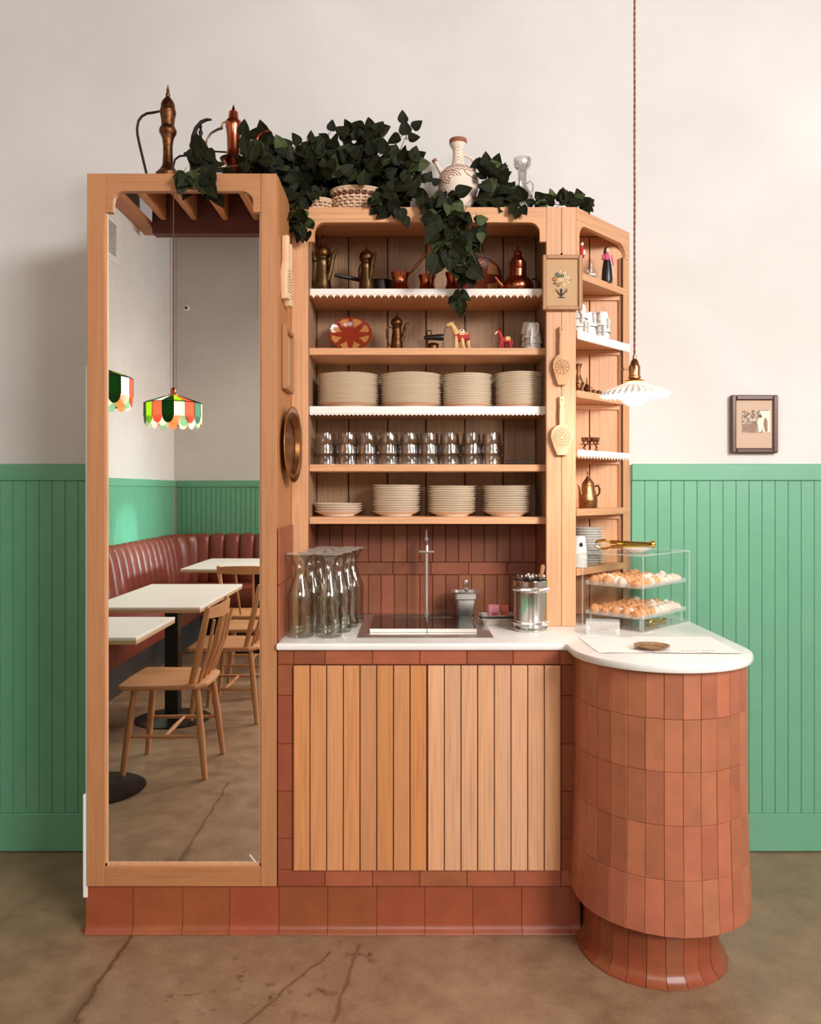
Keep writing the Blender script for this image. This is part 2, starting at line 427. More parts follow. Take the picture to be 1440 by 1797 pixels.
# wainscots --------------------------------------------------------------
ZB, ZT, ZR = .147, 1.482, 1.418
def wains(name, x0, x1, y, nrm=-1, boards=True):
    """on a wall parallel to x at y, facing nrm"""
    t = .012*nrm
    r = tag(MB().box(x0, x1, min(y, y+t*.5), max(y, y+t*.5), ZB, ZR).build(name, M['greeng']), kind='structure')
    MB().box(x0, x1, min(y+t*.1, y+t*1.8), max(y+t*.1, y+t*1.8), ZR, ZT, .003).build('top_rail', M['green'], r)
    p = .0498
    if boards:
        me = MB().box(0, p-.0013, min(t*.3, t*1.25), max(t*.3, t*1.25), ZB, ZR-.0005, .0012).mesh('board', M['green'])
        n = int((x1-x0)/p)
        for i in range(n): inst(me, 'board', r, (x1-(i+1)*p if x1 < 0 else x0+i*p+.0011, y, 0))
    else:
        b = MB(); n = int((x1-x0)/p)
        for i in range(n): b.box(x0+i*p+.002, x0+(i+1)*p-.002, min(y+t*.3, y+t*1.2), max(y+t*.3, y+t*1.2), ZB, ZR)
        b.build('beadboard', M['green'], r)['kind'] = 'stuff'
    return r
wains('trim_1', XL+.03, -1.02, YW); wains('trim_2', .845, 2.9, YW)
wains('trim_3', XL+.03, 2.5, YR, 1, False)
r = tag(MB().box(XL, XL+.006, YR+.03, YW-.03, ZB, ZR).build('trim_4', M['greeng']), kind='structure')
MB().box(XL+.001, XL+.022, YR+.03, YW-.03, ZR, ZT, .003).build('top_rail', M['green'], r)
b = MB()
for i in range(int((YW-YR-.1)/.0498)): b.box(XL+.004, XL+.014, YR+.04+i*.0498+.002, YR+.04+(i+1)*.0498-.002, ZB, ZR)
b.build('beadboard', M['green'], r)['kind'] = 'stuff'
tag(MB().box(XL+.03, -1.02, YW-.022, YW, .003, ZB, .003).build('baseboard_left', M['green']), kind='structure')
tag(MB().box(.845, XR, YW-.022, YW, .003, ZB, .003).build('baseboard_right', M['green']), kind='structure')
tag(MB().box(XL, XL+.022, YR+.03, YW-.03, .003, ZB, .003).build('baseboard_side', M['green']), kind='structure')
# ---------------------------------------------------------------- tiled plinth under the cabinets
TP = .1497   # 6 inch tile pitch
pl = thing('tiled_plinth', 'low terracotta tiled plinth with flared foot running under mirror and sink cabinets', 'plinth', (0, .3, 0))
MB().box(-.998, .528, .02, .59, 0, .146).build('core', M['grout'], pl, world=True)
def cove(w, z1, mat_):
    sec = []
    prof = [(.012, z1), (0, z1-.002), (0, .030), (-.003, .020), (-.010, .010), (-.018, .004), (-.019, .0015), (.012, .0015)]
    b = MB(); b.strip([[(x, y, z) for y, z in prof] for x in (0.0008, w-.0008)], True)
    n = len(prof); b.f.append(list(range(n))); b.f.append([n+i for i in range(n)]); b.m += [0, 0]; b.s += [False, False]
    return b
km = cove(TP, .146, None).mesh('tile', M['tilek'])
xs = [X(q, .012) for q in (151, 234, 321, 403, 490, 575, 661, 745, 829.5, 915, 1000)]+[.53]
for i in range(len(xs)-1):
    w_ = xs[i+1]-xs[i]
    inst(km, 'tile', pl, (xs[i], .010-.3+random.uniform(-.0012, .0012), 0), (0, 0, random.uniform(-.004, .004)), (w_/TP, 1, 1))
for j in range(4):
    o = inst(km, 'tile', pl, (xs[0]+.001, .012+(j+1)*TP-.3, 0), (0, 0, -PI/2), ((TP if j < 3 else .12)/TP, 1, 1))
# ---------------------------------------------------------------- mirror cabinet
A0, A1, ZBM, ZTOP = -1.006, -.4148, .148, 2.367
mc = thing('mirror_cabinet', 'tall amber oak cabinet with arched full-length mirror on its front', 'cabinet', (-.71, .3, ZBM))
XS0, XS1 = X(184, 0), X(457.5, 0)
MB().box(A0, XS0, 0, .024, ZBM, ZTOP, .0015).build('stile', M['oakoz'], mc, world=True)
MB().box(XS1, A1-.0015, 0, .024, ZBM, ZTOP, .0015).build('stile', M['oakoz'], mc, world=True)
MB().box(XS0+.0005, XS1-.0005, .0005, .024, ZBM, ZZ(1521, 0), .0015).build('bottom_rail', M['oakox'], mc, world=True)
def arch_poly(x0, x1, ztop, zo, zc, cw, r):
    """header: top ztop, opening edge zo, corbels down to zc with width cw, concave quarter round radius r"""
    P = [(x0, zc), (x0, ztop), (x1, ztop), (x1, zc), (x1-cw, zc), (x1-cw, zc+.016)]
    P += [(x1-cw-r+r*math.cos(a*D2R)+.0, zo-r+r*math.sin(a*D2R)) for a in (0, 12, 24, 36, 48, 60, 72, 90)]
    P += [(x0+cw+r-r*math.sin(a*D2R), zo-r+r*math.cos(a*D2R)) for a in (0, 18, 30, 42, 54, 66, 78, 90)]
    P += [(x0+cw, zc+.016), (x0+cw, zc)]
    return P
MB().prism(arch_poly(XS0+.0005, XS1-.0005, ZTOP-.0005, ZZ(335, 0), ZZ(372, 0), .0235, .034), .0005, .024, 'xz').build('arched_rail', M['oakox'], mc, world=True)
MB().box(A0, A0+.02, .0245, .596, ZBM, ZTOP, .001).build('side_panel', M['oakoz'], mc, world=True)
MB().box(A1-.02, A1, .0245, .596, ZBM, ZTOP, .001).build('side_panel', M['oakoz'], mc, world=True)
MB().box(A0+.0205, A1-.0205, .025, .596, ZTOP-.02, ZTOP-.001).build('top_panel', M['oakox'], mc, world=True)
MB().box(A0+.0205, A1-.0205, .025, .596, ZBM, ZBM+.02).build('bottom_panel', M['oakox'], mc, world=True)
bead = MB()
bead.box(XS0, XS0+.005, .006, .014, ZZ(1521, 0), ZZ(372, 0)).box(XS1-.005, XS1, .006, .014, ZZ(1521, 0), ZZ(372, 0)).box(XS0, XS1, .006, .014, ZZ(1521, 0), ZZ(1516, 0))
bead.build('bead', M['oakz'], mc, world=True)
mirror = NT('mirror_silver').set((.90, .885, .865, 1), .0, 1.0)
mg = MB().box(XS0-.008, XS1+.008, .012, .018, ZZ(1521, 0)-.01, ZZ(335, 0)+.008).build('mirror_glass', mirror, mc, world=True)
mk = MB()
p0, p1 = W(438, 1500, .011), W(448, 1513, .011); q0, q1 = W(450, 1515, .011), W(455, 1520, .011)
mk.tube([p0, p1], .0014, 6).tube([q0, q1], .0014, 6)
mk.build('adhesive_mark', M['paper'], mc, world=True)
# tiled panel on the side of the mirror cabinet above the worktop
for i, (z0, z1) in enumerate(((.909, 1.084), (1.086, 1.262))):
    for (y0, y1) in ((.004, .153), (.155, .298)):
        MB().box(A1, A1+.008, y0, y1, z0, z1, .002).build('tile', M['tile'], mc, world=True)
# white cable cover on its left side
cc = thing('cable_cover', 'thin white cable cover strip along left edge of mirror cabinet', 'cable cover', (-1.015, .02, 0.10))
MB().box(-1.0155, -1.0068, .012, .03, ZZ(1400, .0), ZZ(640, 0), .001).build('narrow_strip', M['white'], cc, world=True)
MB().box(-1.0225, -1.0068, .008, .034, ZZ(1578, .0), ZZ(1396, 0), .002).build('wide_strip', M['white'], cc, world=True)
# ---------------------------------------------------------------- base cabinet
bc = thing('base_cabinet', 'terracotta tiled base cabinet with two oak plank doors under sink', 'cabinet', (.05, .3, ZBM))
MB().box(A1+.001, .5745, .008, .596, ZBM, .884).build('carcass', M['grout'], bc, world=True)
zt1, zt0 = ZZ(1166.5, 0), ZZ(1526.5, 0)
def face_tile(x0, x1, z0, z1, m='tile'):
    g = .0007
    MB().box(x0+g, x1-g, random.uniform(-.0008, .0003), .0085, z0+g, z1-g, .0016).build('tile', M[m], bc, world=True)
for r_, (z0, z1, px) in enumerate(((zt1, .8835, (486, 515, 570, 653, 736, 819, 900, 982, 1018)), (ZBM, zt0, (486, 570, 653, 736, 819, 902, 984, 1018)))):
    for a, b_ in zip(px, px[1:]): face_tile(X(a, 0) if a > 486 else A1+.001, X(b_, 0), z0, z1, 'tiled' if a < 560 else 'tile')
zc_ = [zt1]+[ZZ(q, 0) for q in (1221, 1305.6, 1389, 1472)]+[zt0]
for z1, z0 in zip(zc_, zc_[1:]):
    face_tile(A1+.001, X(513.5, 0), z0, z1, 'tiled'); face_tile(X(984, 0), X(1016, 0), z0, z1, 'tiled')
for k, (a, b_, mm) in enumerate(((514.8, 748.2, 'plankL'), (749.8, 983, 'plankR'))):
    x0, x1 = X(a, 0), X(b_, 0)
    d = MB().box(x0, x1, .0005, .007, zt0+.001, zt1-.001).build('door', M['groove'], bc, world=True)
    w_ = (x1-x0)/8
    for i in range(8):
        MB().box(x0+i*w_+.0014, x0+(i+1)*w_-.0014, -.010, .0005, zt0+.0015, zt1-.0015, .0016).build('plank', M[mm], d, world=True)
# ---------------------------------------------------------------- tiled drum counter (peninsula)
dr = thing('drum_counter', 'rounded terracotta tiled counter end with overhanging top on recessed plinth', 'counter', (.75, .1, 0))
DX, DY, DR = .752, -.075, .246
def upath(cx, cy, r, step, yend, y0l):
    """arc-length stations on a U: left side (down to y0l), half circle, right side to yend"""
    total = (y0l-cy)+PI*r+(yend-cy)
    n = max(1, round(total/step)); out = []
    def at(s):
        if s < y0l-cy: return (cx-r, y0l-s), (-1, 0)
        s -= y0l-cy
        if s < PI*r:
            a = PI+s/r; return (cx+r*math.cos(a), cy+r*math.sin(a)), (math.cos(a), math.sin(a))
        s -= PI*r
        return (cx+r, cy+s), (1, 0)
    return [at(total*i/n) for i in range(n+1)]
core = [(.5765, .58), (.5765, .0075), (DX-DR+.006, .0075)]+[(DX+(DR-.006)*math.cos(a*D2R), DY+(DR-.006)*math.sin(a*D2R)) for a in range(180, 361, 9)]+[(DX+DR-.006, .58)]
MB().prism(core, .17, .884, 'xy').build('core', M['grout'], dr, world=True)
zrow = [.884, .748, .601, .454, .307, .160]
zrow = [ZZ(q, DY-DR) for q in (1175, 1264, 1357, 1451, 1546, 1643)]; zrow[0] = .8835
st = upath(DX, DY, DR, .0508, .58, 0.0)
for i in range(len(st)-1):
    for k in range(5):
        flare = [0, 0, 0, .002, .006, .013]
        (x0, y0), n0 = st[i]; (x1, y1), n1 = st[i+1]
        g = .0005; tx, ty = x1-x0, y1-y0; L = math.hypot(tx, ty); tx /= L; ty /= L
        x0 += tx*g; y0 += ty*g; x1 -= tx*g; y1 -= ty*g
        j = random.uniform(-.0009, .0009)
        def q(x, y, n, off, z): return (x+n[0]*off, y+n[1]*off, z)
        zt, zb = zrow[k]-g, zrow[k+1]+g
        ft, fb = flare[k]+j, flare[k+1]+j
        c_ = .0011
        vsx = [q(x0, y0, n0, -.006, zt), q(x1, y1, n1, -.006, zt), q(x1, y1, n1, -.006, zb), q(x0, y0, n0, -.006, zb),
               q(x0, y0, n0, ft-c_, zt), q(x1, y1, n1, ft-c_, zt), q(x1, y1, n1, fb-c_, zb), q(x0, y0, n0, fb-c_, zb),
               q(x0+tx*c_, y0+ty*c_, n0, ft, zt-c_), q(x1-tx*c_, y1-ty*c_, n1, ft, zt-c_), q(x1-tx*c_, y1-ty*c_, n1, fb, zb+c_), q(x0+tx*c_, y0+ty*c_, n0, fb, zb+c_)]
        MB().add(vsx, [(0, 1, 2, 3), (0, 1, 5, 4), (1, 2, 6, 5), (2, 3, 7, 6), (3, 0, 4, 7), (4, 5, 9, 8), (5, 6, 10, 9), (6, 7, 11, 10), (7, 4, 8, 11), (8, 9, 10, 11)], 0, False).build('tile', M['tileb'], dr, world=True)
PXc, PR = .728, .190
MB().prism([(PXc-PR+.006, .58)]+[(PXc+(PR-.006)*math.cos(a*D2R), DY+(PR-.006)*math.sin(a*D2R)) for a in range(180, 361, 9)]+[(PXc+PR-.006, .58)], 0, .17, 'xy').build('plinth_core', M['grout'], dr, world=True)
st = upath(PXc, DY, PR, .0508, .58, .0)
prof = [(-.006, .172), (0, .172), (0, .05), (.002, .035), (.008, .020), (.018, .010), (.026, .005), (.027, .001), (-.006, .001)]
for i in range(len(st)-1):
    (x0, y0), n0 = st[i]; (x1, y1), n1 = st[i+1]
    g = .0008; tx, ty = x1-x0, y1-y0; L = math.hypot(tx, ty); tx /= L; ty /= L; j = random.uniform(-.0008, .0008)
    b = MB(); b.strip([[(x0+tx*g+n0[0]*(o+j), y0+ty*g+n0[1]*(o+j), z) for o, z in prof], [(x1-tx*g+n1[0]*(o+j), y1-ty*g+n1[1]*(o+j), z) for o, z in prof]], True)
    n = len(prof); b.f += [list(range(n)), [n+i2 for i2 in range(n)]]; b.m += [0, 0]; b.s += [False, False]
    b.build('tile', M['tilek'], dr, world=True)
# ---------------------------------------------------------------- worktop
UX, UY, UR = .747, -.075, .266
poly = [(A1+.0005, .596), (A1+.0005, -.014), (UX-UR-.008, -.014), (UX-UR, -.020)]
poly += [(UX+UR*math.cos(a*D2R), UY+UR*math.sin(a*D2R)) for a in range(186, 360, 6)]+[(UX+UR, UY), (UX+UR, .596)]
tag(MB().prism([(x, y) for x, y in poly], .8845, .908, 'xy', 0, .007).build('marble_worktop', M['marble'], loc=(.3, .2, .8845), world=True),
    'white marble worktop sweeping from the sink into a rounded right end', 'worktop')
# ---------------------------------------------------------------- hutch (open shelving)
hu = thing('shelf_hutch', 'open oak shelf hutch with arched header above the sink worktop', 'shelf unit', (.08, .45, .908))
PY = .30; L0, L1 = -.408, X(540, PY); R0, R1 = X(958.3, PY), .5744; Rm = X(985, PY)
zw = .9085
MB().box(L0-.006, L1, PY, PY+.022, zw, ZTOP-.001, .0012).build('post', M['oakz'], hu, world=True)
MB().box(R0, Rm-.0006, PY, PY+.022, zw, ZTOP-.001, .0012).build('post', M['oakz'], hu, world=True)
MB().box(Rm+.0006, R1, PY, PY+.022, zw, ZTOP-.001, .0012).build('post', M['oakz'], hu, world=True)
MB().prism(arch_poly(L1+.0005, R0-.0005, ZTOP-.0015, ZZ(390, PY), ZZ(424, PY), .022, .036), PY+.0005, PY+.022, 'xz').build('arched_header', M['oakx'], hu, world=True)
S0, S1 = -.358, .478
MB().box(S0-.02, S0, PY+.0225, .59, 1.285, ZTOP-.02).build('side_panel', M['backwood'], hu, world=True)
MB().box(S1, S1+.018, PY+.0225, .59, 1.285, ZTOP-.02).build('side_panel', M['backwood'], hu, world=True)
MB().box(S0-.02, S0, PY+.0225, .59, zw, 1.284).build('side_panel', M['tileg'], hu, world=True)
MB().box(S1, S1+.018, PY+.0225, .59, zw, 1.284).build('side_panel', M['tileg'], hu, world=True)
MB().box(L0-.006, .546, PY+.0225, .596, ZTOP-.019, ZTOP-.0015).build('top_panel', M['oakx'], hu, world=True)
MB().box(S0, S1, .586, .596, 1.26, ZTOP-.02).build('backing', M['groove'], hu, world=True)
gx = [S0]+[X(q, .576) for q in (611.2, 680, 747.3, 815.5, 883)]+[S1]
for a, b_ in zip(gx, gx[1:]):
    MB().box(a+.0022, b_-.0022, .576, .5865, 1.262, ZTOP-.021, .0015).build('back_board', M['backwood'], hu, world=True)
SY = .346
SZ = [ZZ(q, SY) for q in (507.5, 610.5, 713.5, 815, 907.5)]
for z in SZ: MB().box(S0+.0005, S1-.0005, SY, .5755, z-.0245, z, .0012).build('shelf', M['oakx'], hu, world=True)
# backsplash
bs = thing('tiled_backsplash', 'dark terracotta tiled backsplash behind the tap', 'backsplash', (.06, .58, .91))
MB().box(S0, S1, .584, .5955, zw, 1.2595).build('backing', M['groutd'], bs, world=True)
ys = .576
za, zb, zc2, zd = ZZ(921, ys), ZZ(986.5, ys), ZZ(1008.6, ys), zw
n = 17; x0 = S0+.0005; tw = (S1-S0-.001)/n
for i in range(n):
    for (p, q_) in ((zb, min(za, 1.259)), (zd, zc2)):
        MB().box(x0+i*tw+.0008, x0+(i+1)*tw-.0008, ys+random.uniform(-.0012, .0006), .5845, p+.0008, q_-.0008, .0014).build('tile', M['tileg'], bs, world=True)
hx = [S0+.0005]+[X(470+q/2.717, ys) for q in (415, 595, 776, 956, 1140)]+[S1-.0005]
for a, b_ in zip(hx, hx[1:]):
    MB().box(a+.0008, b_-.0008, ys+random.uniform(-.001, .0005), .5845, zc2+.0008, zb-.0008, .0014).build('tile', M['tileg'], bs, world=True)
# ---------------------------------------------------------------- angled corner unit
cu = thing('corner_shelf_unit', 'narrow angled oak corner shelf unit right of the hutch', 'shelf unit', (.66, .5, .908))
P0 = Vector((.576, .302)); P1 = Vector((.838, .590)); dv = (P1-P0); DL = dv.length; dv.normalize(); nv = Vector((dv.y, -dv.x))  # outward
def diag(b, t0, t1, o0, o1, z0, z1, bev=.001):
    """box along the diagonal: t along, o outward"""
    i = len(b.v); b.box(t0, t1, o0, o1, z0, z1, bev)
    for k in range(i, len(b.v)):
        t, o, z = b.v[k]; p = P0+dv*t+nv*o; b.v[k] = (p.x, p.y, z)
    return b
ap = [(0, ZTOP-.0005), (0, 2.262)]
t0_, t1_ = .025, DL-.052
HZ = 2.312
hp = [(.0, 2.20), (0, ZTOP-.0005), (DL, ZTOP-.0005), (DL, 2.262), (DL-.034, 2.262), (DL-.034, 2.278)]
hp += [(DL-.034-.042+.042*math.cos(a*D2R), HZ-.042+.042*math.sin(a*D2R)) for a in (0, 15, 30, 45, 60, 75, 90)]
hp += [(.022+.042-.042*math.sin(a*D2R), HZ-.042+.042*math.cos(a*D2R)) for a in (0, 15, 30, 45, 60, 75, 90)]+[(.022, 2.20)]
DA = math.atan2(dv.y, dv.x)
def dplace(b, nm, m):
    o = b.build(nm, m, cu); o.location = Vector((P0.x, P0.y, 0))-cu.location; o.rotation_euler = (0, 0, DA); return o
dplace(MB().prism(hp, .0, .02, 'xz'), 'arched_header', M['oakx'])
dplace(MB().box(DL-.05, DL, .0005, .02, zw, 2.2615, .001), 'post', M['oakz'])
diag(MB(), DL-.0525, DL-.0502, -.006, -.0005, zw, 2.2615, 0).build('shadow_gap', M['groove'], cu, world=True)
MB().box(.548, R1-.004, PY+.03, .59, zw, ZTOP-.021).build('side_panel', M['oakz'], cu, world=True)
tri = [(R1-.001, PY+.024), (R1-.001, .592), (.815, .592), (.79, .565)]
MB().prism([(R1-.001, .31), (R1-.001, .594), (.835, .594)], ZTOP-.018, ZTOP-.0005, 'xy').build('top_panel', M['oakx'], cu, world=True)
MB().box(R1-.003, .83, .584, .594, zw, ZTOP-.02).build('backing', M['groove'], cu, world=True)
xg = X(1034, .574)
MB().box(R1-.003, xg-.002, .574, .5845, zw, ZTOP-.022, .0015).build('back_board', M['oakz'], cu, world=True)
MB().box(xg+.002, .822, .574, .5845, zw, ZTOP-.022, .0015).build('back_board', M['oakz'], cu, world=True)
CZ = [2.146, 1.938, 1.730, 1.522, 1.316, 1.108]
for z in CZ:
    q0 = P0+dv*.002-nv*.0055; q1 = P0+dv*(DL-.001)-nv*.0055
    q1b = P0+dv*(DL-.05)-nv*.03
    MB().prism([(q0.x, q0.y), (R1-.002, .5735), (.812, .5735), (q1.x-.004, q1.y-.012), (q1.x, q1.y)], z-.024, z, 'xy').build('shelf', M['oakx'], cu, world=True)
    dplace(MB().box(.006, DL-.001, -.0004, .005, z-.0245, z+.0004, .0006), 'front_edge', M['oakx'])
    MB().box(R1-.002, .806, .564, .574, z-.043, z-.0245, .001).build('back_rail', M['oakx'], cu, world=True)
# window in the wall behind the camera, right of the view
wn = tag(MB().box(2.2, 4.4, YR+.001, YR+.02, 2.62, 3.66).build('window_1', plain('window_sill_paint', (236, 232, 226), .4)), kind='structure')
for (a, b2, c2, d2) in ((2.12, 2.2, 2.54, 3.74), (4.4, 4.48, 2.54, 3.74), (2.2, 4.4, 2.54, 2.62), (2.2, 4.4, 3.66, 3.74)):
    MB().box(a, b2, YR+.001, YR+.07, c2, d2, .004).build('window_frame', plain('window_frame_paint', (236, 232, 226), .4) if 'wfp' not in M else M['wfp'], wn)
# ================================================================ crockery
def plate_mesh(name, r, h=.017, m='cream'):
    p = [(0, .003), (r*.55, .003), (r*.62, .0), (r*.66, .0), (r*.68, .004), (r*.84, .0095), (r*.985, h-.0008), (r, h), (r*.985, h+.0008), (r*.84, .0120), (r*.68, .0085), (r*.6, .0065), (0, .0065)]
    return MB().lathe(p, seg=44).mesh(name, M[m], ang=50)
def stack(me, name, n, pitch, loc, where, groupname, kind):
    for i in range(n):
        fromtop = n-1-i
        pos = 'topmost of' if fromtop == 0 else ('bottom of' if i == 0 else ORD[fromtop]+' from top of')
        o = bpy.data.objects.new(name, me); col.objects.link(o)
        o.location = (loc[0]+random.uniform(-.0015, .0015), loc[1]+random.uniform(-.0015, .0015), loc[2]+i*pitch)
        o.rotation_euler = (random.uniform(-.006, .006), random.uniform(-.006, .006), random.uniform(0, 6))
        tag(o, '%s, %s %s' % (kind, pos, where), 'plate' if 'plate' in name or 'saucer' in name else 'cup', groupname)
YP = .462
d1 = plate_mesh('dinner_plate', .112); d2 = plate_mesh('dinner_plate', .091)
for (a, b_, n, me, wh) in ((559, 664, 13, d1, 'leftmost stack on the shelf above the glasses'), (669, 773, 13, d1, 'second stack from left above the glasses'),
                       (777, 862, 13, d2, 'third stack from left above the glasses'), (869.6, 954, 14, d2, 'rightmost stack on the shelf above the glasses')):
    top = 656 if n == 13 else 652
    stack(me, 'dinner_plate', n, .0088 if n == 13 else .0085, (X((a+b_)/2, YP), YP, SZ[2]+.001), wh, 'dinner plates above the glasses', 'cream plate')
d3 = plate_mesh('side_plate', .0885, .019)
for (c_, n, wh, pt) in ((594, 4, 'short leftmost stack on the lowest shelf', .0090), (695, 12, 'second stack from left on the lowest shelf', .0085),
                    (792.5, 12, 'third stack from left on the lowest shelf', .0082), (889, 12, 'rightmost stack on the lowest shelf', .0083)):
    stack(d3, 'side_plate', n, pt, (X(c_, YP), YP, SZ[4]+.001), wh, 'side plates on the lowest shelf', 'cream plate')
# corner unit plates
d4 = plate_mesh('side_plate', .062, .011, 'white')
stack(d4, 'side_plate', 14, .0095, (X(1031, .49), .487, CZ[5]+.001), 'stack behind the tongs in corner unit', 'white plates in the corner unit', 'white plate')
# tumblers
tp = [(0, .0745), (.027, .0745), (.0285, .073), (.029, .066), (.0315, .035), (.0345, .03), (.036, .0285), (.0375, .0), (.0365, .0), (.0350, .027), (.0305, .0345), (.0275, .068), (0, .069)]
tp = [(r*1.13, z) for r, z in tp]
tumb = MB().lathe(tp, seg=24, wob=lambda a, k: 1+.018*math.cos(10*a) if 2 < k < 6 else 1).mesh('tumbler', M['glass'], ang=40)
txs = [570, 609, 643.5, 681, 717, 752, 788.5, 827.5, 863]
for i, q in enumerate(txs):
    for r_, yy in ((0, .395), (1, .475)):
        for k in range(2):
            o = bpy.data.objects.new('tumbler', tumb); col.objects.link(o)
            o.location = (X(q, .395)+(.004 if r_ else 0)+random.uniform(-.002, .002), yy+random.uniform(-.003, .003), SZ[3]+.001+k*.0395)
            o.rotation_euler = (0, 0, random.uniform(0, 6))
            tag(o, 'upturned clear glass, %s of pair in %s row, %s from left' % (('lower', 'upper')[k], ('front', 'back')[r_], ORD[i]), 'glass', 'stacked glasses on the fourth shelf')
rack = thing('perforated_tray', 'dark perforated metal tray lying right of the glasses', 'tray', (X(909, .42), .42, SZ[3]))
b = MB(); b.box(-.052, .052, -.05, .05, .001, .003, .0005); b.build('tray_base', M['darkiron'], rack)
b = MB()
for i in range(26): b.box(-.051+i*.004, -.0495+i*.004, -.052, -.050, .003, .014+.003*i/26)
b.box(-.052, .052, -.0525, -.0495, .0025, .0045).box(-.052, .052, -.0525, -.0495, .014, .0165); b.build('perforated_rim', M['darkiron'], rack)
# lace ---------------------------------------------------------------------
def lace(name, label, x0, x1, z, h, per, style, place, lip=.01):
    """flat cotton strip with real holes and a cut lower edge, laid in the xy plane as a 2-D curve then stood up"""
    cu_ = bpy.data.curves.new('l', 'CURVE'); cu_.dimensions = '2D'; cu_.fill_mode = 'BOTH'; cu_.extrude = .0006
    def spl(P):
        s = cu_.splines.new('POLY'); s.points.add(len(P)-1)
        for i, p in enumerate(P): s.points[i].co = (p[0], p[1], 0, 1)
        s.use_cyclic_u = True
    n = max(1, round((x1-x0)/per)); per = (x1-x0)/n
    out = [(x0, z), (x1, z)]
    hb = h*(.58 if style == 'point' else .78)
    for i in range(n-1, -1, -1):
        a = x0+i*per
        if style == 'point':
            out += [(a+per, z-hb), (a+per*.80, z-hb-(h-hb)*.12), (a+per*.66, z-hb-(h-hb)*.5), (a+per*.5, z-h), (a+per*.34, z-hb-(h-hb)*.5), (a+per*.20, z-hb-(h-hb)*.12)]
        else:
            out += [(a+per, z-hb)]+[(a+per*.5+per*.48*math.cos(t*D2R), z-hb-(h-hb)*math.sin(t*D2R)) for t in (25, 60, 90, 120, 155)]
    out.append((x0, z-hb)); spl(out)
    def hole(cx, cz, r, k=6): spl([(cx+r*math.cos(2*PI*j/k), cz+r*math.sin(2*PI*j/k)) for j in range(k)])
    for i in range(n):
        a = x0+i*per
        if style == 'point':
            hole(a+per*.5, z-hb-.0005, per*.085); hole(a+per*.25, z-hb*.62, per*.07); hole(a+per*.75, z-hb*.62, per*.07)
            hole(a+per*.15, z-hb*.25, per*.05, 4); hole(a+per*.5, z-hb*.25, per*.05, 4); hole(a+per*.85, z-hb*.25, per*.05, 4)
        else:
            hole(a+per*.5, z-hb*.98, per*.12); hole(a+per*.02+per*.48*.0+per*.0+.0001+per*.05, z-hb*.55, per*.07) if i else None
            hole(a+per*.5, z-hb*.3, per*.06, 4)
    ob = bpy.data.objects.new('l', cu_); me = bpy.data.meshes.new_from_object(ob); bpy.data.objects.remove(ob)
    me.name = name; me.materials.clear(); me.materials.append(M['lace'])
    for v in me.vertices: v.co = place(v.co.x, v.co.y, v.co.z)
    o = bpy.data.objects.new(name, me); col.objects.link(o); tag(o, label, 'lace', 'lace edgings on the shelves'); return o
fl = lambda s, t, o: (s, SY-.0014+o, t)
lace('lace_edging', 'pointed white lace along the top shelf of the hutch', S0+.004, R0+.014, SZ[0]+.001, .033, .0240, 'point', fl)
lace('lace_edging', 'scalloped white lace along the shelf of dinner plates', S0+.002, R0+.014, SZ[2]+.001, .032, .0148, 'scallop', fl)
def dl(s, t, o): p = P0+dv*s+nv*(.0018+o); return (p.x, p.y, t)
lace('lace_edging', 'scalloped white lace under white cups in corner unit', .005, DL-.002, CZ[1]+.001, .032, .0148, 'scallop', dl)
lace('lace_edging', 'pointed white lace under small brass coffee set in corner unit', .005, DL-.002, CZ[3]+.001, .032, .0215, 'point', dl)
# ================================================================ coffee cups
def cup_parts():
    return (MB().lathe([(0, .058), (.018, .058), (.022, .055), (.026, .035), (.0305, .008), (.034, 0), (.0325, 0), (.029, .008), (.0245, .034), (.0205, .053), (0, .055)], seg=24).mesh('cup_body', M['white'], ang=50),
            MB().tube([(.024, 0, .050), (.034, 0, .052), (.041, 0, .042), (.040, 0, .026), (.034, 0, .014), (.028, 0, .012)], .0034, 8).mesh('handle', M['white']))
cb_, hb_ = cup_parts()
def cup(loc, rz, label, group, tilt=(0, 0), sc_=1):
    t = thing('coffee_cup', label, 'cup', loc, 0, group); t.rotation_euler = (tilt[0], tilt[1], rz)
    t.scale = (sc_,)*3
    inst(cb_, 'cup_body', t); inst(hb_, 'handle', t); return t
def cups(x, y, z, n, wh, group, pitch=.024, sc_=1):
    for i in range(n):
        pos = 'top' if i == n-1 else ('bottom' if i == 0 else ORD[n-1-i]+' from top')
        cup((x+random.uniform(-.002, .002), y, z+.001+i*pitch), -PI/2+random.uniform(-.5, .5), 'upturned white coffee cup, %s of %s' % (pos, wh), group, sc_=sc_)
cups(X(935, .40), .40, SZ[1], 3, 'front stack at right of toy shelf', 'white cups on toy shelf', .021, .95)
cups(X(926, .48), .475, SZ[1], 4, 'taller back stack at right of toy shelf', 'white cups on toy shelf', .023, .8)
cups(X(1018, .40), .415, CZ[1], 3, 'leftmost stack in corner unit', 'white cups in corner unit', .030, .92)
cups(X(1035, .425), .44, CZ[1], 2, 'middle stack in corner unit', 'white cups in corner unit', .036, .92)
cups(X(1057, .48), .485, CZ[1], 3, 'rightmost stack in corner unit', 'white cups in corner unit', .024, .92)
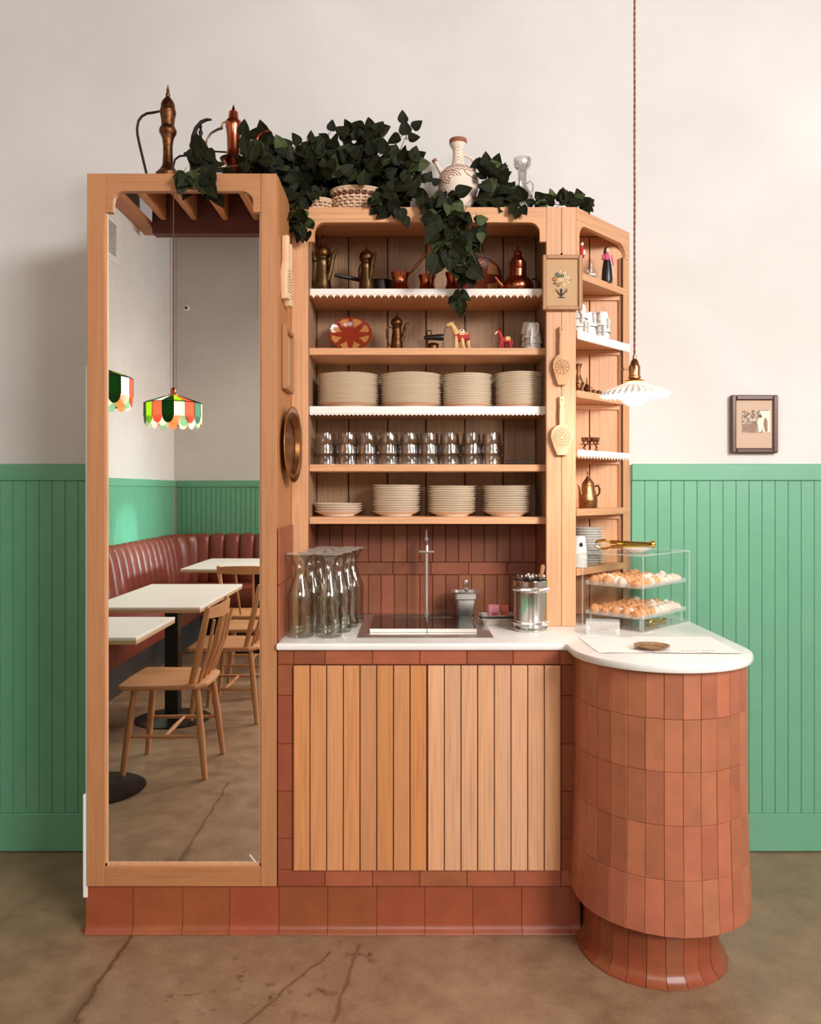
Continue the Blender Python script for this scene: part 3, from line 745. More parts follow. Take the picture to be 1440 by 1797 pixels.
# paper cups
pc = MB().lathe([(0, .075), (.022, .075), (.0235, .076), (.031, .001), (.0325, 0), (.0300, .001), (.0225, .072), (0, .072)], seg=26).mesh('paper_cup', M['white'], ang=40)
bx_, by_ = .601, .362
for i in range(9):
    o = bpy.data.objects.new('paper_cup', pc); col.objects.link(o); o.location = (bx_, by_, CZ[5]+.001+i*.0058); o.scale = (.82, .82, .82)
    pos = 'top' if i == 8 else ('bottom' if i == 0 else ORD[8-i]+' from top')
    tag(o, 'white paper cup, %s of nested stack in corner unit' % pos, 'cup', 'nested paper cups')
    if i == 8:
        b = MB(); b.lathe([(0, 0), (1, 0)], seg=20); me = b
        b.v = [(math.sin(u*.3)*.0275, -math.cos(u*.3)*.0278, .040+v*.011) for u, v, _ in b.v]
        b.build('printed_oval', M['black'], o)
# ================================================================ metalware on the shelves
def ring(c, r, t=.0015, seg=20): return [(c[0]+r*math.cos(2*PI*i/seg), c[1]+r*math.sin(2*PI*i/seg), c[2]) for i in range(seg)]
def dallah(label, loc, s, m='brass', lidm='bronze', rz=0, group=None, spout=1):
    """tall tapering coffee pot: foot, waist, domed lid with finial, beak spout, bow handle; ~ .185 high at s=1"""
    t = thing('coffee_pot', label, 'coffee pot', loc, rz, group)
    P = [(0, 0), (.033, 0), (.034, .006), (.031, .014), (.029, .03), (.0225, .09), (.0205, .105), (.023, .112), (.0205, .117), (.022, .122), (.0, .122)]
    MB().lathe([(r*s, z*s) for r, z in P], seg=26).build('body', M[m], t)
    P = [(.022, .122), (.027, .128), (.029, .137), (.026, .150), (.017, .160), (.008, .166), (.004, .170), (.006, .174), (.003, .178), (.0055, .184), (.0025, .190), (.0015, .202), (0, .203)]
    MB().lathe([(0, .1225*s)]+[(r*s, z*s) for r, z in P], seg=26).build('lid', M[lidm], t)
    b = MB(); pts = [(.020, 0, .045), (.032, 0, .075), (.038, 0, .105), (.045, 0, .128), (.060, 0, .142)]
    b.tube([(x*s, y*s, z*s) for x, y, z in pts], [.010*s, .009*s, .0085*s, .009*s, .004*s], 10, 0, 1.0)
    b.build('spout', M[m], t)
    pts = [(-.020, 0, .112), (-.040, 0, .118), (-.052, 0, .100), (-.050, 0, .07), (-.040, 0, .04), (-.029, 0, .022)]
    MB().tube([(x*s, y*s, z*s) for x, y, z in pts], .0032*s, 8).build('handle', M[lidm], t)
    return t
z0 = SZ[0]+.002
dallah('tall brass coffee pot with beak spout, far left of top shelf', (X(566, .42), .42, z0), 1.06, 'brass', 'bronze', -.5)
dallah('shorter brass coffee pot left of the long black pan handle end', (X(643, .42), .42, z0), .95, 'brass', 'bronze', -.9)
def cezve(label, loc, s, m, hdir, hl, hm, group=None):
    t = thing('cezve', label, 'coffee pot', loc, 0, group)
    P = [(0, 0), (.036, 0), (.0375, .004), (.036, .009), (.029, .018), (.024, .030), (.0235, .045), (.028, .058), (.030, .0645), (.0285, .0645), (.0222, .046), (.0225, .03), (.027, .018), (.033, .008), (0, .006)]
    MB().lathe([(r*s, z*s) for r, z in P], seg=28).build('body', M[m], t)
    d = Vector(hdir).normalized(); p = Vector((math.copysign(.026, d.x) if abs(d.x) > .2 else 0, -.0, .058))*s
    MB().tube([p, p+d*.02, p+d*.035], [.003, .0028, .0028], 8).build('ferrule', M[m], t)
    MB().tube([p+d*.03, p+d*.045, p+d*(hl*.6), p+d*hl, p+d*(hl+.004)], [.0035, .0065, .0055, .0065, .003], 10).build('handle', M[hm], t)
    return t
M['woodh'] = plain('turned_wood_handle', (148, 78, 40), .4)
cezve('squat copper cezve with wooden handle left of centre on top shelf', (X(702, .43), .43, z0), 1.18, 'copper', (.75, .0, .95), .10, 'woodh')
cezve('smaller copper cezve behind the hanging ivy on top shelf', (X(749, .43), .43, z0), 1.05, 'copper', (.1, -.1, 1), .11, 'carvedg')
cezve('dark copper cezve with orange handle in front of round platter', (X(797, .42), .42, z0), 1.15, 'copperd', (.85, .1, .6), .09, 'woodh')
# black saucepan lying behind the brass pots
t = thing('saucepan', 'dark saucepan with long black handle behind the two brass pots', 'pan', (X(668, .5), .51, z0))
MB().lathe([(0, 0), (.036, 0), (.040, .004), (.041, .065), (.044, .067), (.039, .066), (.038, .006), (0, .004)], seg=28).build('body', M['darkiron'], t)
MB().tube([(-.04, -.01, .062), (-.08, -.02, .068), (-.17, -.035, .082)], [.006, .010, .008], 10, 0, .8).build('handle', M['black'], t)
# big platter standing against the back boards
def upright(t, tilt): t.rotation_euler = (PI/2-tilt, 0, 0)
def platter(name, label, loc, r, base, petals, npet, tilt, asp=1):
    t = thing(name, label, 'plate', loc); upright(t, tilt)
    # local: disc in xy, normal +z faces the viewer once stood up
    b = MB(); b.lathe([(0, 0), (r*.6, 0), (r*.95, .010), (r, .014), (r*.97, .0165), (r*.62, .006), (0, .005)], seg=44, sc_=(asp, 1)); b.v = [(x, y+r, z) for x, y, z in b.v]
    b.build('dish', M[base], t)
    for i in range(npet):
        a0 = (i+.5)*360/npet
        b = MB(); pts = []
        w_ = 150/npet
        for (rr, da) in ((.42, -2), (.58, -w_*.42), (.75, -w_*.8), (.87, -w_*.85), (.91, 0), (.87, w_*.85), (.75, w_*.8), (.58, w_*.42), (.42, 2)):
            a = (a0+da)*D2R; q = rr*r
            zz = .0055 if rr < .62 else .006+(rr-.62)/.35*.0105
            pts.append((q*math.cos(a)*asp, q*math.sin(a)+r, zz+.0012))
        c_ = (.6*r*math.cos(a0*D2R)*asp, .6*r*math.sin(a0*D2R)+r, .0072)
        b.add([c_]+pts, [(0, k+1, k+2) for k in range(len(pts)-1)]); b.build('petal', M[petals[i % len(petals)]], t)
    return t
M['glzr'] = plain('red_brown_glaze', (134, 46, 26), .12); M['glzt'] = plain('tan_glaze', (180, 120, 70), .12); M['glzd'] = plain('dark_brown_glaze', (96, 40, 26), .2)
M['glzo'] = plain('olive_tan_glaze', (158, 104, 60), .2)
platter('platter', 'large round brown platter with tan petals standing behind the ivy', (X(841, .545), .545, z0+.001), .086, 'glzd', ['glzo'], 5, .13)
pt = platter('painted_plate', 'red-brown plate painted with tan petals on a black stand', (X(614.7, .47), .462, SZ[1]+.004), .0665, 'glzr', ['glzt'], 8, .2, 1.2)
st_ = thing('plate_stand', 'small black wire stand under the red-brown painted plate', 'stand', (X(614.7, .45), .45, SZ[1]))
for sx in (-.03, .03):
    MB().tube([(sx, .07, .002), (sx, -.01, .002), (sx, -.018, .008), (sx*1.15, -.016, .022), (sx*1.3, -.020, .026)], .0018, 6).build('leg', M['black'], st_)
MB().tube([(-.03, .06, .004), (.03, .06, .004)], .0018, 6).build('crossbar', M['black'], st_)
# copper teapot right
t = thing('kettle', 'shiny copper kettle with pointed spout at right of top shelf', 'kettle', (X(908, .43), .43, z0))
t.scale = (1.07,)*3
MB().lathe([(0, 0), (.044, 0), (.050, .006), (.054, .022), (.052, .036), (.042, .049), (.031, .055), (.029, .058), (.0285, .082), (.030, .084), (.029, .088), (.0285, .108), (0, .108)], seg=32).build('body', M['copper'], t)
MB().lathe([(.0, .1085), (.026, .1085), (.025, .112), (.018, .122), (.012, .132), (.0145, .137), (.011, .146), (.004, .151), (.003, .154), (.0055, .158), (.004, .165), (0, .167)], seg=26).build('lid', M['copperd'], t)
MB().tube([(-.045, -.005, .018), (-.062, -.008, .036), (-.078, -.012, .056)], [.010, .0065, .0025], 10).build('spout', M['copper'], t)
MB().tube([(.048, 0, .05), (.064, 0, .054), (.072, 0, .040), (.070, 0, .020), (.060, 0, .010), (.05, 0, .014)], .003, 8).build('handle', M['darkiron'], t)
# shelf two -----------------------------------------------------------------
z1 = SZ[1]+.001
dallah('small bronze coffee pot with dome lid right of painted plate', (X(696, .43), .43, z1), .76, 'bronze', 'bronze', .2)
t = thing('coffee_grinder', 'metal coffee pot with thick black horizontal handle left of camel', 'coffee pot', (X(757, .44), .44, z1))
MB().lathe([(0, 0), (.020, 0), (.021, .003), (.019, .022), (.021, .025), (.018, .030), (.006, .034), (0, .034)], (.006, .0, 0), 24).build('body', M['bronze'], t)
MB().tube([(-.015, -.012, .0), (-.014, -.012, .05), (-.018, -.012, .072), (-.008, -.012, .078), (.0, -.012, .072), (-.006, -.012, .052)], .0022, 6).build('wire_stand', M['darkiron'], t)
MB().tube([(-.048, -.02, .047), (-.028, -.02, .048)], [.003, .0035], 8).build('ferrule', M['steel'], t)
MB().tube([(-.028, -.02, .048), (-.022, -.02, .049), (.01, -.02, .050), (.034, -.02, .050), (.043, -.02, .050), (.045, -.02, .05)], [.006, .008, .0105, .0125, .010, .004], 12).build('handle', M['black'], t)
# toy camel
def toy(name, label, cat, loc, parts):
    t = thing(name, label, cat, loc)
    for nm, m, fn in parts:
        b = MB(); fn(b); b.build(nm, M[m], t)
    return t
def camel_body(b):
    b.tube([(-.016, 0, .055), (-.005, 0, .056), (.012, 0, .056), (.028, 0, .054)], [.012, .016, .015, .010], 12)
    b.tube([(-.010, 0, .054), (-.020, 0, .072), (-.030, 0, .092)], [.014, .0115, .009], 12)
    for (x0, x1, y, yo) in ((-.016, -.019, -.008, -.010), (-.014, -.006, .008, .008), (.004, .012, -.008, -.010), (.024, .034, .008, .009)):
        b.tube([(x0, y, .052), ((x0+x1)/2, (y+yo)/2, .025), (x1, yo, .0)], [.008, .0062, .0062], 8)
def camel_head(b): b.tube([(-.026, 0, .093), (-.036, 0, .097), (-.046, 0, .094), (-.052, 0, .091)], [.007, .010, .008, .005], 10); b.tube([(-.028, .006, .10), (-.026, .008, .106)], [.003, .001], 6); b.tube([(-.028, -.006, .10), (-.026, -.008, .106)], [.003, .001], 6)
toy('toy_camel', 'tan felt toy camel with red harness on second shelf', 'toy', (X(808, .42), .42, z1), (
    ('body', 'toytan', camel_body), ('head', 'toytan', camel_head),
    ('harness', 'toyred', lambda b: (b.tube([(-.024, 0, .054), (-.010, 0, .052), (.014, 0, .051), (.032, 0, .052)], [.009, .0172, .0162, .011], 12))),
    ('saddle', 'cream', lambda b: b.sph((.004, 0, .070), (.012, .012, .010), 14)),
    ('ear', 'darkiron', lambda b: b.sph((.004, -.011, .072), (.003, .002, .004), 8)),
    ('rein', 'darkiron', lambda b: b.tube([(-.048, -.004, .088), (-.058, -.006, .080), (-.063, -.006, .04), (-.064, -.006, 0)], .0012, 5))))
def donkey_body(b):
    b.tube([(-.012, 0, .042), (.0, 0, .040), (.016, 0, .040), (.024, 0, .038)], [.009, .011, .010, .007], 10)
    b.tube([(-.008, 0, .040), (-.013, 0, .056), (-.018, 0, .070)], [.010, .0075, .006], 10)
    for (x0, x1, y) in ((-.012, -.018, -.006), (-.008, -.005, -.006), (.012, .012, .006), (.020, .025, -.004)):
        b.tube([(x0, y, .038), (x1, y*1.3, .0)], [.0055, .003], 8)
toy('toy_donkey', 'small red toy donkey with tan saddle beside the camel', 'toy', (X(884, .42), .42, z1), (
    ('body', 'toyred', donkey_body), ('head', 'toyred', lambda b: b.tube([(-.016, 0, .072), (-.024, 0, .070), (-.032, 0, .062)], [.007, .006, .004], 10)),
    ('blaze', 'cream', lambda b: b.tube([(-.024, -.005, .070), (-.033, -.003, .062)], [.003, .003], 6)),
    ('mane', 'glzd', lambda b: (b.tube([(-.022, 0, .078), (-.012, 0, .080), (-.008, 0, .070)], [.005, .006, .003], 8), b.tube([(-.02, .005, .078), (-.021, .007, .087)], [.003, .001], 6), b.tube([(-.02, -.005, .078), (-.021, -.007, .087)], [.003, .001], 6))),
    ('saddle', 'toytan', lambda b: b.box(.004, .022, -.0125, .0125, .036, .052, .003)),
    ('tail', 'toyred', lambda b: b.tube([(.024, 0, .044), (.030, 0, .036), (.031, 0, .020)], [.002, .0025, .002], 6))))
# ================================================================ corner unit contents
toy('doll', 'doll with black hair, pink top and long black skirt', 'doll', (X(1063, .49), .475, CZ[0]+.001), (
    ('skirt', 'black', lambda b: b.lathe([(0, 0), (.019, 0), (.0205, .01), (.018, .05), (.013, .082), (0, .084)], seg=20)),
    ('top', 'pinkc', lambda b: (b.lathe([(0, .080), (.013, .080), (.0145, .098), (.010, .106), (0, .110)], seg=18), b.tube([(-.014, -.002, .100), (-.018, -.008, .086), (-.004, -.016, .084)], [.005, .0055, .004], 8), b.tube([(.014, 0, .100), (.019, -.002, .078), (.020, -.006, .062)], [.005, .0045, .003], 8))),
    ('head', 'skin', lambda b: (b.sph((.001, -.003, .118), (.0075, .007, .0095), 16), b.sph((.001, -.0105, .117), (.0015, .002, .002), 8))),
    ('hair', 'black', lambda b: (b.sph((-.0005, .001, .121), (.0105, .008, .0115), 16), b.tube([(-.008, .002, .118), (-.009, .003, .104)], [.005, .004], 8))),
    ('sash', 'cream', lambda b: b.tube([(.004, -.0150, .104), (.013, -.020, .060), (.020, -.018, .015)], .0016, 6))))
toy('bird_figure', 'small teal and red painted doll peeking above the embroidery frame', 'figurine', (X(1020, .40), .40, CZ[0]+.001), (
    ('stand', 'woodh', lambda b: b.lathe([(0, 0), (.012, 0), (.012, .004), (.004, .006), (.004, .075), (0, .075)], seg=14)),
    ('body', 'toyred', lambda b: b.lathe([(0, .07), (.010, .072), (.013, .09), (.011, .104), (.006, .112), (0, .113)], seg=16)),
    ('wing', 'teal', lambda b: b.sph((-.012, -.002, .094), (.0065, .006, .018), 12)),
    ('apron', 'cream', lambda b: b.sph((.007, -.009, .088), (.005, .004, .010), 10)),
    ('head', 'skin', lambda b: b.sph((.001, -.002, .119), (.007, .007, .0075), 12)),
    ('hair', 'black', lambda b: b.sph((0, .001, .122), (.009, .0075, .008), 12))))
toy('silver_figurine', 'small silver filigree horse and rider figurine left of the doll', 'figurine', (X(1037, .46), .455, CZ[0]+.001), (
    ('horse', 'silver', lambda b: (b.tube([(-.010, 0, .026), (.002, 0, .024), (.013, 0, .024)], [.007, .009, .007], 10), b.tube([(-.010, 0, .028), (-.016, 0, .040), (-.022, 0, .040)], [.006, .005, .003], 8))),
    ('leg', 'silver', lambda b: b.tube([(-.012, -.004, .024), (-.014, -.005, 0)], [.004, .0025], 6)),
    ('leg', 'silver', lambda b: b.tube([(-.008, .004, .024), (-.006, .005, 0)], [.004, .0025], 6)),
    ('leg', 'silver', lambda b: b.tube([(.012, -.004, .024), (.014, -.005, 0)], [.004, .0025], 6)),
    ('leg', 'silver', lambda b: b.tube([(.015, .004, .024), (.020, .005, 0)], [.004, .0025], 6)),
    ('rider', 'silver', lambda b: (b.lathe([(0, .03), (.007, .032), (.006, .048), (.003, .052), (.005, .058), (.003, .066), (.001, .078), (0, .079)], (-.002, 0, 0), 14)))))
# shelf c: silver vase, small pot, tray of tiny brass things
t = thing('vase', 'slender engraved metal vase beside the wooden post in corner unit', 'vase', (X(1013, .38)+.004, .385, CZ[2]+.001))
MB().lathe([(0, 0), (.016, 0), (.017, .006), (.013, .012), (.019, .024), (.020, .034), (.012, .052), (.007, .068), (.007, .082), (.012, .096), (.014, .102), (.0125, .102), (.0055, .082), (.006, .066), (.010, .05), (0, .03)], seg=24).build('body', M['bronzel'], t)
MB().lathe([(.021, .028), (.0215, .031), (.021, .034)], seg=24).build('band', M['bronze'], t)
t = thing('incense_pot', 'tiny brass pot with tall spike lid right of metal vase', 'pot', (X(1029, .42), .42, CZ[2]+.001))
MB().lathe([(0, 0), (.009, 0), (.009, .003), (.004, .006), (.012, .014), (.013, .020), (.008, .026), (0, .026)], seg=20).build('body', M['bronze'], t)
MB().lathe([(.008, .0262), (.007, .031), (.0025, .036), (.0015, .058), (0, .060)], seg=14).build('lid', M['bronze'], t)
MB().tube([(.011, 0, .022), (.019, 0, .024), (.020, 0, .012), (.012, 0, .010)], .0016, 6).build('handle', M['bronze'], t)
for i in range(2):
    tag(MB().lathe([(0, 0), (.007, 0), (.0085, .008), (.0075, .014), (.006, .016), (0, .016)], seg=16).build('tiny_pot', M['bronze'], loc=(X(1041+i*9, .44+.02*i), .44+.02*i, CZ[2]+.001)), 'tiny bronze pot, %s one left of the small brass crown' % ('left', 'right')[i], 'pot', 'tiny bronze pots in corner unit')
t = thing('brass_gallery_dish', 'low brass dish with fluted gallery rim beside lamp shade', 'dish', (X(1066, .51), .505, CZ[2]+.001))
MB().lathe([(0, 0), (.023, 0), (.024, .003), (0, .003)], seg=28).build('base', M['bronzel'], t)
b = MB()
for i in range(20): a = 2*PI*i/20; b.tube([(.0215*math.cos(a), .0215*math.sin(a), .003), (.024*math.cos(a), .024*math.sin(a), .018)], .0022, 5)
b.build('fluted_gallery', M['bronzel'], t)
# shelf d: coffee set on a little stand
t = thing('brass_cup_stand', 'small brass stand holding tiny cups on pointed lace shelf', 'cup stand', (X(1034, .43), .425, CZ[3]+.001))
MB().lathe([(0, .024), (.034, .024), (.035, .027), (0, .027)], seg=28, sc_=(1, .75)).build('tray', M['bronzel'], t)
for (x, y) in ((-.022, -.010), (.022, -.008), (.004, .016)): MB().tube([(x*.8, y, .024), (x*1.1, y, .012), (x*.8, y, .004), (x*1.25, y, .001)], [.003, .0035, .002, .004], 8).build('leg', M['bronze'], t)
MB().lathe([(0, .027), (.006, .027), (.003, .032), (.010, .038), (.011, .045), (.004, .050), (.002, .056), (.0015, .082), (0, .084)], seg=16).build('spire', M['bronze'], t)
for k, (x, y) in enumerate(((-.024, -.008), (-.010, -.014), (.012, -.012), (.026, -.002))):
    c_ = tag(MB().lathe([(0, 0), (.004, 0), (.003, .003), (.0075, .010), (.0095, .022), (.0085, .022), (.0062, .010), (0, .005)], seg=16).build('tiny_cup', M['bronzel'], loc=(t.location.x+x, t.location.y+y, CZ[3]+.0285)), 'tiny brass cup, %s from left on brass stand' % ORD[k], 'cup', 'tiny brass cups on the stand')
# shelf e: engraved ewer
t = thing('ewer', 'engraved brass ewer with pointed lid on lower corner shelf', 'ewer', (X(1031, .425), .42, CZ[4]+.001))
MB().lathe([(0, 0), (.031, 0), (.033, .004), (.032, .02), (.0335, .024), (.034, .030), (.031, .045), (.024, .066), (.0215, .08), (.0235, .083), (0, .083)], seg=30).build('body', M['bronzel'], t)
MB().lathe([(0, .0835), (.023, .0835), (.021, .092), (.010, .106), (.005, .114), (.0025, .122), (.0045, .127), (.002, .134), (.0012, .15), (0, .151)], seg=24).build('lid', M['bronzel'], t)
MB().tube([(.022, 0, .078), (.036, 0, .082), (.042, 0, .068), (.040, 0, .052), (.031, 0, .042)], [.003, .004, .004, .0035, .003], 8).build('handle', M['bronze'], t)
MB().tube([(-.026, -.006, .040), (-.030, -.01, .06), (-.034, -.012, .082), (-.042, -.014, .086)], [.009, .007, .005, .003], 10).build('spout', M['bronzel'], t)
# ================================================================ items on the cabinet tops
ZT0 = ZTOP+.001
def at_(px, y): return (X(px, y), y, ZT0)
S_ = lambda y: (y-CY)/F
def topprof(rows, y, cxpx=None):
    """rows of (py, half width px) as seen at depth y -> lathe profile"""
    k = S_(y); P = [(w_*k, ZZ(py, y)-ZT0) for py, w_ in rows]; P.sort(key=lambda p: p[1])
    return [(0, 0), (P[0][0], 0)]+[p for p in P if p[1] > .001]+[(0, P[-1][1]+.0005)]
y_ = .07
t = thing('ewer', 'tall slender bronze ewer with domed lid, leftmost on mirror cabinet', 'ewer', at_(294.5, y_))
MB().lathe(topprof([(306, 21), (302, 17), (297, 13), (290, 9.5), (270, 8.2), (256, 8.2), (245, 9.5), (238, 12), (234, 14.6), (229, 15), (225, 13.5), (221, 11), (212, 11.4), (203, 13), (199, 14), (195, 14)], y_), seg=30).build('body', M['bronze'], t)
b = MB().lathe([(0, ZZ(195, y_)-ZT0)]+[(w_*S_(y_), ZZ(p, y_)-ZT0) for p, w_ in ((195, 13.5), (190, 12.3), (183, 11.8), (177, 9), (172, 5), (170, 3.5), (166, 4.2), (162, 2), (158, 3), (155, 1.2), (149.5, .8))]+[(0, ZZ(149, y_)-ZT0)], seg=26)
b.build('lid', M['bronze'], t)
hp_ = [(281, 195), (270, 197.5), (258, 199), (249, 204), (243, 212), (240.5, 225), (241, 236), (245, 255), (251, 280), (257, 305), (261, 318), (268, 322)]
MB().tube([(X(a, y_)-t.location.x, 0, ZZ(b_, y_)-ZT0) for a, b_ in hp_], [.003]+[.0042]*10+[.003], 8).build('handle', M['darkiron'], t)
y_ = .10
t = thing('ewer', 'small dark ewer with curved spout half hidden by ivy leaves', 'ewer', at_(352, y_))
MB().lathe(topprof([(320, 20), (300, 19), (285, 18.5), (270, 17), (262, 15)], y_), seg=26).build('body', M['darkiron'], t)
MB().lathe([(0, ZZ(262, y_)-ZT0)]+[(w_*S_(y_), ZZ(p, y_)-ZT0) for p, w_ in ((262, 14), (255, 12), (248, 8), (243, 3.5), (240, 2), (236, 3.2), (232, 4), (228, 2), (222, 2.6), (218, .8))], seg=20).build('lid', M['darkiron'], t)
MB().tube([(X(a, y_)-t.location.x, 0, ZZ(b_, y_)-ZT0) for a, b_ in ((342, 275), (338, 258), (339, 240), (344, 225), (353, 214), (363, 210), (371, 210))], [.011, .009, .0075, .0065, .006, .005, .003], 10).build('spout', M['darkiron'], t)
MB().tube([(X(a, y_)-t.location.x, 0, ZZ(b_, y_)-ZT0) for a, b_ in ((336, 268), (326, 273), (315, 274), (307, 280), (304, 292), (305, 312), (318, 322))], .0035, 8).build('handle', M['darkiron'], t)
MB().sph((X(328, y_)-t.location.x, 0, ZZ(270, y_)-ZT0), (.012, .006, .007), 12).build('handle_boss', M['bronze'], t)
y_ = .14
t = thing('ewer', 'shiny copper ewer with crown-shaped top and long handle', 'ewer', at_(409.5, y_))
MB().lathe(topprof([(325, 22), (310, 19), (296, 15), (290, 13), (284, 17), (282.5, 22), (280, 22), (278, 15), (274, 12.5), (262, 11), (240, 11.5), (228, 12.5), (223, 14), (215, 14.2), (212, 12.5)], y_), seg=30).build('body', M['copper'], t)
MB().lathe([(0, ZZ(212, y_)-ZT0)]+[(w_*S_(y_), ZZ(p, y_)-ZT0) for p, w_ in ((212, 9.5), (200, 8), (197, 8), (197, 4.8), (190, 2.5), (184, .5))]+[(0, ZZ(183.6, y_)-ZT0)], seg=24).build('lid', M['copper'], t)
MB().lathe([(.0, ZZ(282, y_)-ZT0), (22*S_(y_), ZZ(282.5, y_)-ZT0), (23.5*S_(y_), ZZ(280, y_)-ZT0), (13*S_(y_), ZZ(277, y_)-ZT0)], seg=28).build('collar', M['darkiron'], t)
MB().tube([(X(a, y_)-t.location.x, 0, ZZ(b_, y_)-ZT0) for a, b_ in ((398, 213), (390, 216), (389, 225), (380, 228), (370, 234), (363, 244), (361, 254), (366, 263), (378, 266), (397, 267))], [.0025, .003, .005, .0042, .0035, .003, .003, .003, .003, .003], 8).build('handle', M['brass'], t)
MB().tube([(X(a, y_)-t.location.x, .01, ZZ(b_, y_)-ZT0) for a, b_ in ((418, 285), (436, 287), (447, 276), (447.5, 258), (448, 245), (453, 235), (462, 229), (471, 227))], [.006, .006, .0062, .006, .0058, .0055, .0055, .005], 10).build('spout', M['copper'], t)
# white painted jug
y_ = .42
M['jug'] = mottled('chalk_white_clay', (226, 208, 188), (238, 222, 204), 20, .7)
M['jugp'] = plain('brown_slip_paint', (150, 84, 56), .7)
t = thing('clay_jug', 'white clay jug with brown painted waves, spout and rope handle', 'jug', at_(803.5, y_))
k = S_(y_)
rows = [(382, 18), (370, 21), (355, 28), (340, 33), (325, 36), (316, 35.5), (306, 31), (299, 24), (294, 15), (291, 12), (280, 9.5), (268, 9), (262, 10), (256, 14), (252, 15), (246, 15)]
jp = topprof(rows, y_)
MB().lathe(jp, seg=36).build('body', M['jug'], t)
zof = lambda p: ZZ(p, y_)-ZT0
MB().lathe([(14.6*k, zof(253.5)), (15.4*k, zof(252.5)), (15.4*k, zof(246)), (14.6*k, zof(245.2)), (12*k, zof(246))], seg=30).build('painted_rim', M['jugp'], t)
def rad_at(z):
    for (r0, a), (r1, b_) in zip(jp[1:], jp[2:]):
        if a <= z <= b_: return r0+(r1-r0)*(z-a)/max(1e-6, b_-a)
    return jp[-2][0]
def on_jug(px, py):
    z = zof(py); r_ = rad_at(z); x = (px-803.5)*k; x = max(-r_*.98, min(r_*.98, x))
    return (x, -math.sqrt(max(0, r_*r_-x*x))-.0003, z)
b = MB()
for py0, amp in ((303, 1.5), (298.5, 1.5), (309, 1.5)):
    hw = rad_at(zof(py0))/k*.97
    b.tube([on_jug(803.5+(-1+2*i/24)*hw, py0+amp*math.sin(i*1.7)) for i in range(25)], .0014, 5)
for rr in (4, 8, 12):
    b.tube([on_jug(790+rr*1.3*math.cos(a*PI/9), 322-rr*.9*math.sin(a*PI/9)) for a in range(0, 14)], .0015, 5)
b.tube([on_jug(x, y) for x, y in ((812, 312), (817, 318), (826, 322), (834, 322))], .0018, 5)
b.tube([on_jug(x, y) for x, y in ((838, 330), (834, 342), (828, 352), (820, 362))], .0018, 5)
for i in range(5): b.tube([on_jug(803.5+dx, 286-i*5.5+dy) for dx, dy in ((-7, 2), (0, -2), (7, 2))], .0012, 5)
b.build('painted_decoration', M['jugp'], t)
MB().tube([(X(a, y_)-t.location.x, -.01, zof(c_)) for a, c_ in ((780, 312), (773, 302), (766, 290), (762, 284))], [.016, .010, .007, .0085], 12).build('spout', M['jug'], t)
MB().tube([(X(a, y_)-t.location.x, -.012, zof(c_)) for a, c_ in ((763.5, 287), (761, 282.5))], [.0088, .0092], 12).build('spout_rim', M['jugp'], t)
for (ph) in (0, PI):
    P = []
    for i in range(30):
        u = i/29; a, c_ = 813+u*18+8*math.sin(u*PI), 272+u*34-6*math.sin(u*PI)
        P.append((X(a, y_)-t.location.x+.003*math.cos(u*22+ph), .003*math.sin(u*22+ph), zof(c_)))
    MB().tube(P, .0042, 7).build('rope_handle', M['jug'], t)
# glass decanter
y_ = .40; k = S_(y_)
t = thing('glass_decanter', 'cut glass decanter with ruffled lip at right on hutch top', 'decanter', at_(916, y_))
pr = [(r_*k, ZZ(p, y_)-ZT0) for p, r_ in ((382, 12), (376, 17), (366, 19.5), (352, 20), (342, 17), (333, 11), (326, 8), (310, 7.5), (298, 8), (294, 13), (290, 14.5), (279, 14.5), (277.5, 12))]
M['cut'] = clear('cut_glass', (.90, .90, .88), .22, 1.3, (.45, .42, .38), .06)
MB().lathe([(0, 0), (12*k, 0)]+[p for p in pr if p[1] > .001], seg=48, wob=lambda a, kk: 1+(.05*math.cos(12*a+kk*1.2) if 2 < kk < 7 or kk > 10 else 0)).build('body', M['cut'], t)
MB().tube([(8*k, 0, ZZ(322, y_)-ZT0), (14*k, 0, ZZ(318, y_)-ZT0), (19*k, 0, ZZ(324, y_)-ZT0), (18*k, 0, ZZ(338, y_)-ZT0)], .0028, 8).build('handle', M['cut'], t)
# pale cone-shaped pot lid behind the foliage
y_ = .50
t = thing('conical_lid_pot', 'pale clay pot with pointed lid almost hidden in the ivy', 'pot', at_(543, y_))
MB().lathe([(0, 0), (.05, 0), (.07, .04), (.066, .10), (.045, .13), (0, .13)], seg=26).build('body', M['jug'], t)
MB().lathe([(0, .131), (.046, .131), (.03, .17), (.012, ZZ(240, y_)-ZT0), (.004, ZZ(235, y_)-ZT0), (0, ZZ(234.5, y_)-ZT0)], seg=26).build('lid', M['jug'], t)
